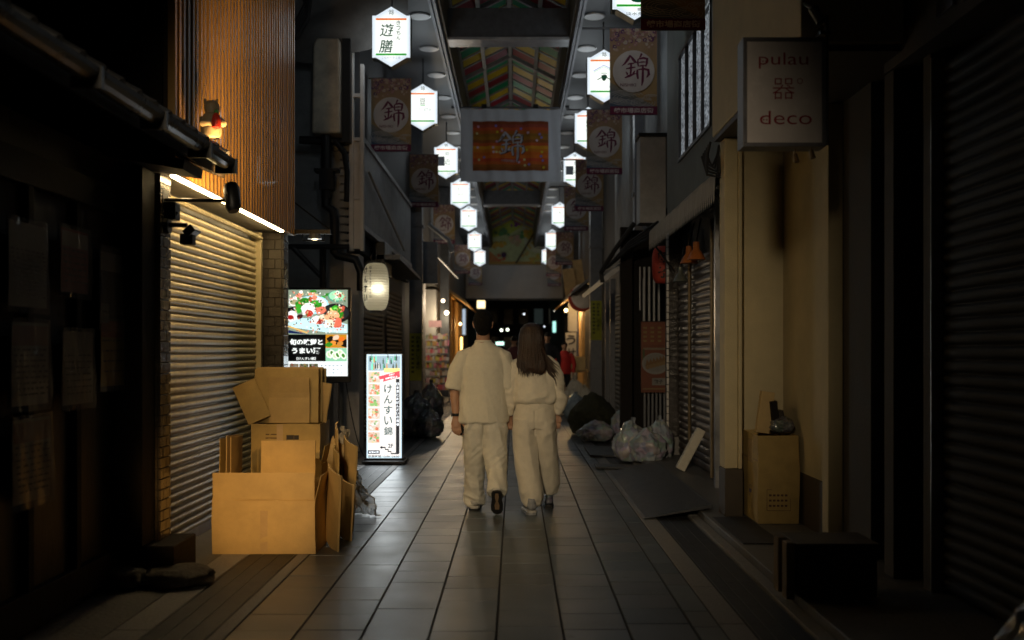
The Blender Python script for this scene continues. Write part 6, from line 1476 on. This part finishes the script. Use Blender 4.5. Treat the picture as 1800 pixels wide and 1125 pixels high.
loft(mb, [(.26, 8.845, 1.30, .058, .058), (.315, 8.845, 1.255, .066, .070), (.346, 8.845, 1.15, .064, .070), (.366, 8.85, 1.03, .060, .066), (.372, 8.855, .93, .054, .058), (.368, 8.86, .875, .042, .044), (.366, 8.86, .85, .035, .036)], 24)
def swt(p, q):
    lo = max(0, 1-abs(p.z-.99)/.10); d = .005*ridge(Vector((p.x*7, p.y*6, p.z*4+p.x*3)))+.003*noise.noise(p*16)
    d += .009*lo*ridge(Vector((p.x*9, p.y*7, p.z*13)))+.008*max(0, 1-abs(p.z-1.2)/.14)*ridge(Vector((p.x*6, p.y*6, p.z*8+abs(p.x-.17)*16)))*(1 if abs(p.x-.17) > .09 else .3)
    if abs(p.x-.17) > .185: d += .010*ridge(Vector((p.x*4, p.y*4, p.z*16+p.x*12)))*max(0, min(1, (1.2-p.z)/.2))
    return d*1.7
sw_ = remesh(mb, "sweatshirt", .0075, 3, M['cream_sweat'], wo, swt)
mb = MB(); loft(mb, [(.172, 8.84, .895, .168, .128), (.172, 8.84, .92, .170, .130), (.172, 8.84, .955, .170, .130)], 36); mb.build("waistband", M['cream_sweat'], sw_, smooth=True)
mb = MB()
loft(mb, [(.172, 8.84, .93, .160, .120), (.172, 8.84, .86, .174, .138), (.172, 8.838, .79, .184, .150), (.172, 8.84, .73, .178, .140)], 30)
loft(mb, [(.088, 8.836, .80, .098, .140), (.090, 8.832, .70, .104, .138), (.094, 8.825, .56, .104, .122), (.102, 8.812, .43, .104, .116), (.120, 8.795, .30, .100, .112), (.142, 8.775, .19, .094, .104), (.153, 8.765, .12, .080, .086), (.156, 8.762, .075, .060, .066)], 26)
loft(mb, [(.256, 8.838, .80, .098, .138), (.258, 8.85, .70, .102, .134), (.266, 8.89, .56, .098, .12), (.278, 8.94, .43, .094, .112), (.298, 9.0, .31, .092, .104), (.312, 9.04, .22, .082, .092), (.308, 9.05, .165, .062, .07), (.305, 9.05, .14, .048, .055)], 26)
def jog(p, q):
    d = .005*ridge(Vector((p.x*8, p.y*7, p.z*2.6+p.x*5)))+.0025*noise.noise(p*18); lo = max(0, min(1, (.28-p.z)/.16))
    d += .009*lo*ridge(Vector((p.x*12, p.y*12, p.z*9)))+.0035*max(0, 1-abs(p.z-.70)/.07)*ridge(Vector((p.x*5, p.y*5, p.z*17-abs(p.x-.172)*14)))
    if abs(p.x-.172) < .012 and p.z < .88 and p.z > .66 and p.y < 8.8: d -= .005*(1-abs(p.x-.172)/.012)
    return d*1.75
remesh(mb, "trousers", .0075, 3, M['cream_jog'], wo, jog)
shoe(Matrix.Translation((.150, 8.66, .002)) @ Matrix.Rotation(R(10), 4, 'Z') @ Matrix.Scale(1.1, 4), wo, M['shoe_grey'], M['shoe_white'], M['shoe_grey'])
shoe(Matrix.Translation((.300, 9.0, .004)), wo, M['darkbag'], M['sole_black'], M['sole_black'])

# ---------------- people farther along
def far_person(x, y, h, label, top, legs, skin_vis=True, cap=False, faceaway=False, bulk=1.0):
    s = h/1.75; t = thing("person", (x, y, 0), label, "person"); d = 1 if faceaway else -1
    mb = MB(); c = (0, 0, 1.63); head(mb, c)
    loft(mb, [(0, 0, 1.42, .07, .06), (0, 0, 1.55, .055, .06)])
    loft(mb, [(0, 0, .85, .14, .1), (0, 0, 1.2, .15, .1), (0, 0, 1.42, .12, .07)])
    for e in (-1, 1):
        loft(mb, [(e*.20, 0, 1.38, .04, .04), (e*.27, .02, 1.1, .036, .036), (e*.25, .05, .84, .024, .024), (e*.25, .06, .76, .034, .016), (e*.25, .06, .70, .028, .012)], 10)
        loft(mb, [(e*.09, 0, .88, .08, .085), (e*.10, .05*e, .48, .055, .06), (e*.10, .04*e, .06, .04, .045)], 10); ellip(mb, (e*.10, .04*e+.06, .045), (.045, .13, .045), 10)
    def put(mbx, name, vox, m, par):
        o = remesh(mbx, name, vox, 2, m, None, None); o.data.transform(Matrix.Translation((x, y, 0)) @ Matrix.Rotation(0 if faceaway else math.pi, 4, 'Z') @ Matrix.Scale(s, 4)); o.data.transform(Matrix.Translation((-x, -y, 0))); o.parent = par; ORG[o.name] = Vector((x, y, 0)); return o
    put(mb, "body", .014, M['skin'], t)
    mb = MB(); loft(mb, [(0, 0, .80, .19*bulk, .13), (0, 0, 1.1, .19*bulk, .135), (0, 0, 1.3, .2*bulk, .125), (0, 0, 1.42, .15*bulk, .09), (0, 0, 1.49, .08, .075)])
    for e in (-1, 1): loft(mb, [(e*.15, 0, 1.39, .07, .07), (e*.235*bulk, 0, 1.3, .07, .07), (e*.285*bulk, .02, 1.08, .062, .062), (e*.26*bulk, .05, .84, .048, .05)], 14)
    put(mb, "jacket", .016, top, t)
    mb = MB(); loft(mb, [(0, 0, .92, .16, .11), (0, 0, .80, .17, .12)])
    for e in (-1, 1): loft(mb, [(e*.088, 0, .85, .09, .1), (e*.10, .05*e, .48, .075, .085), (e*.10, .04*e, .09, .07, .08)], 14)
    put(mb, "trousers", .016, legs, t)
    mb = MB(); ellip(mb, (0, -.012, 1.672), (.082, .1, .085), 18)
    if cap: loft(mb, [(0, .05, 1.67, .07, .02), (0, .15, 1.66, .06, .012)], 10)
    put(mb, "cap" if cap else "hair", .012, M['hair_black'], t)
    return t
DK = mat("dark_jacket", (.02, .022, .028), .8); RD = mat("red_jacket", (.62, .035, .03), .75); MR = mat("maroon_jacket", (.12, .035, .035), .8); NV = mat("dark_trousers", (.015, .015, .02), .8)
far_person(1.36, 28.0, 1.62, "boy in red jacket standing at the right beyond the woman", RD, NV)
far_person(.86, 27.0, 1.86, "man in dark jacket and cap behind the woman's right shoulder", DK, NV, cap=True)
far_person(-.02, 25.0, 1.74, "person in maroon jacket half hidden between the couple", MR, NV, faceaway=True)
far_person(-.68, 31.0, 1.72, "dark haired person mostly hidden behind the man's neck", DK, NV, faceaway=True)
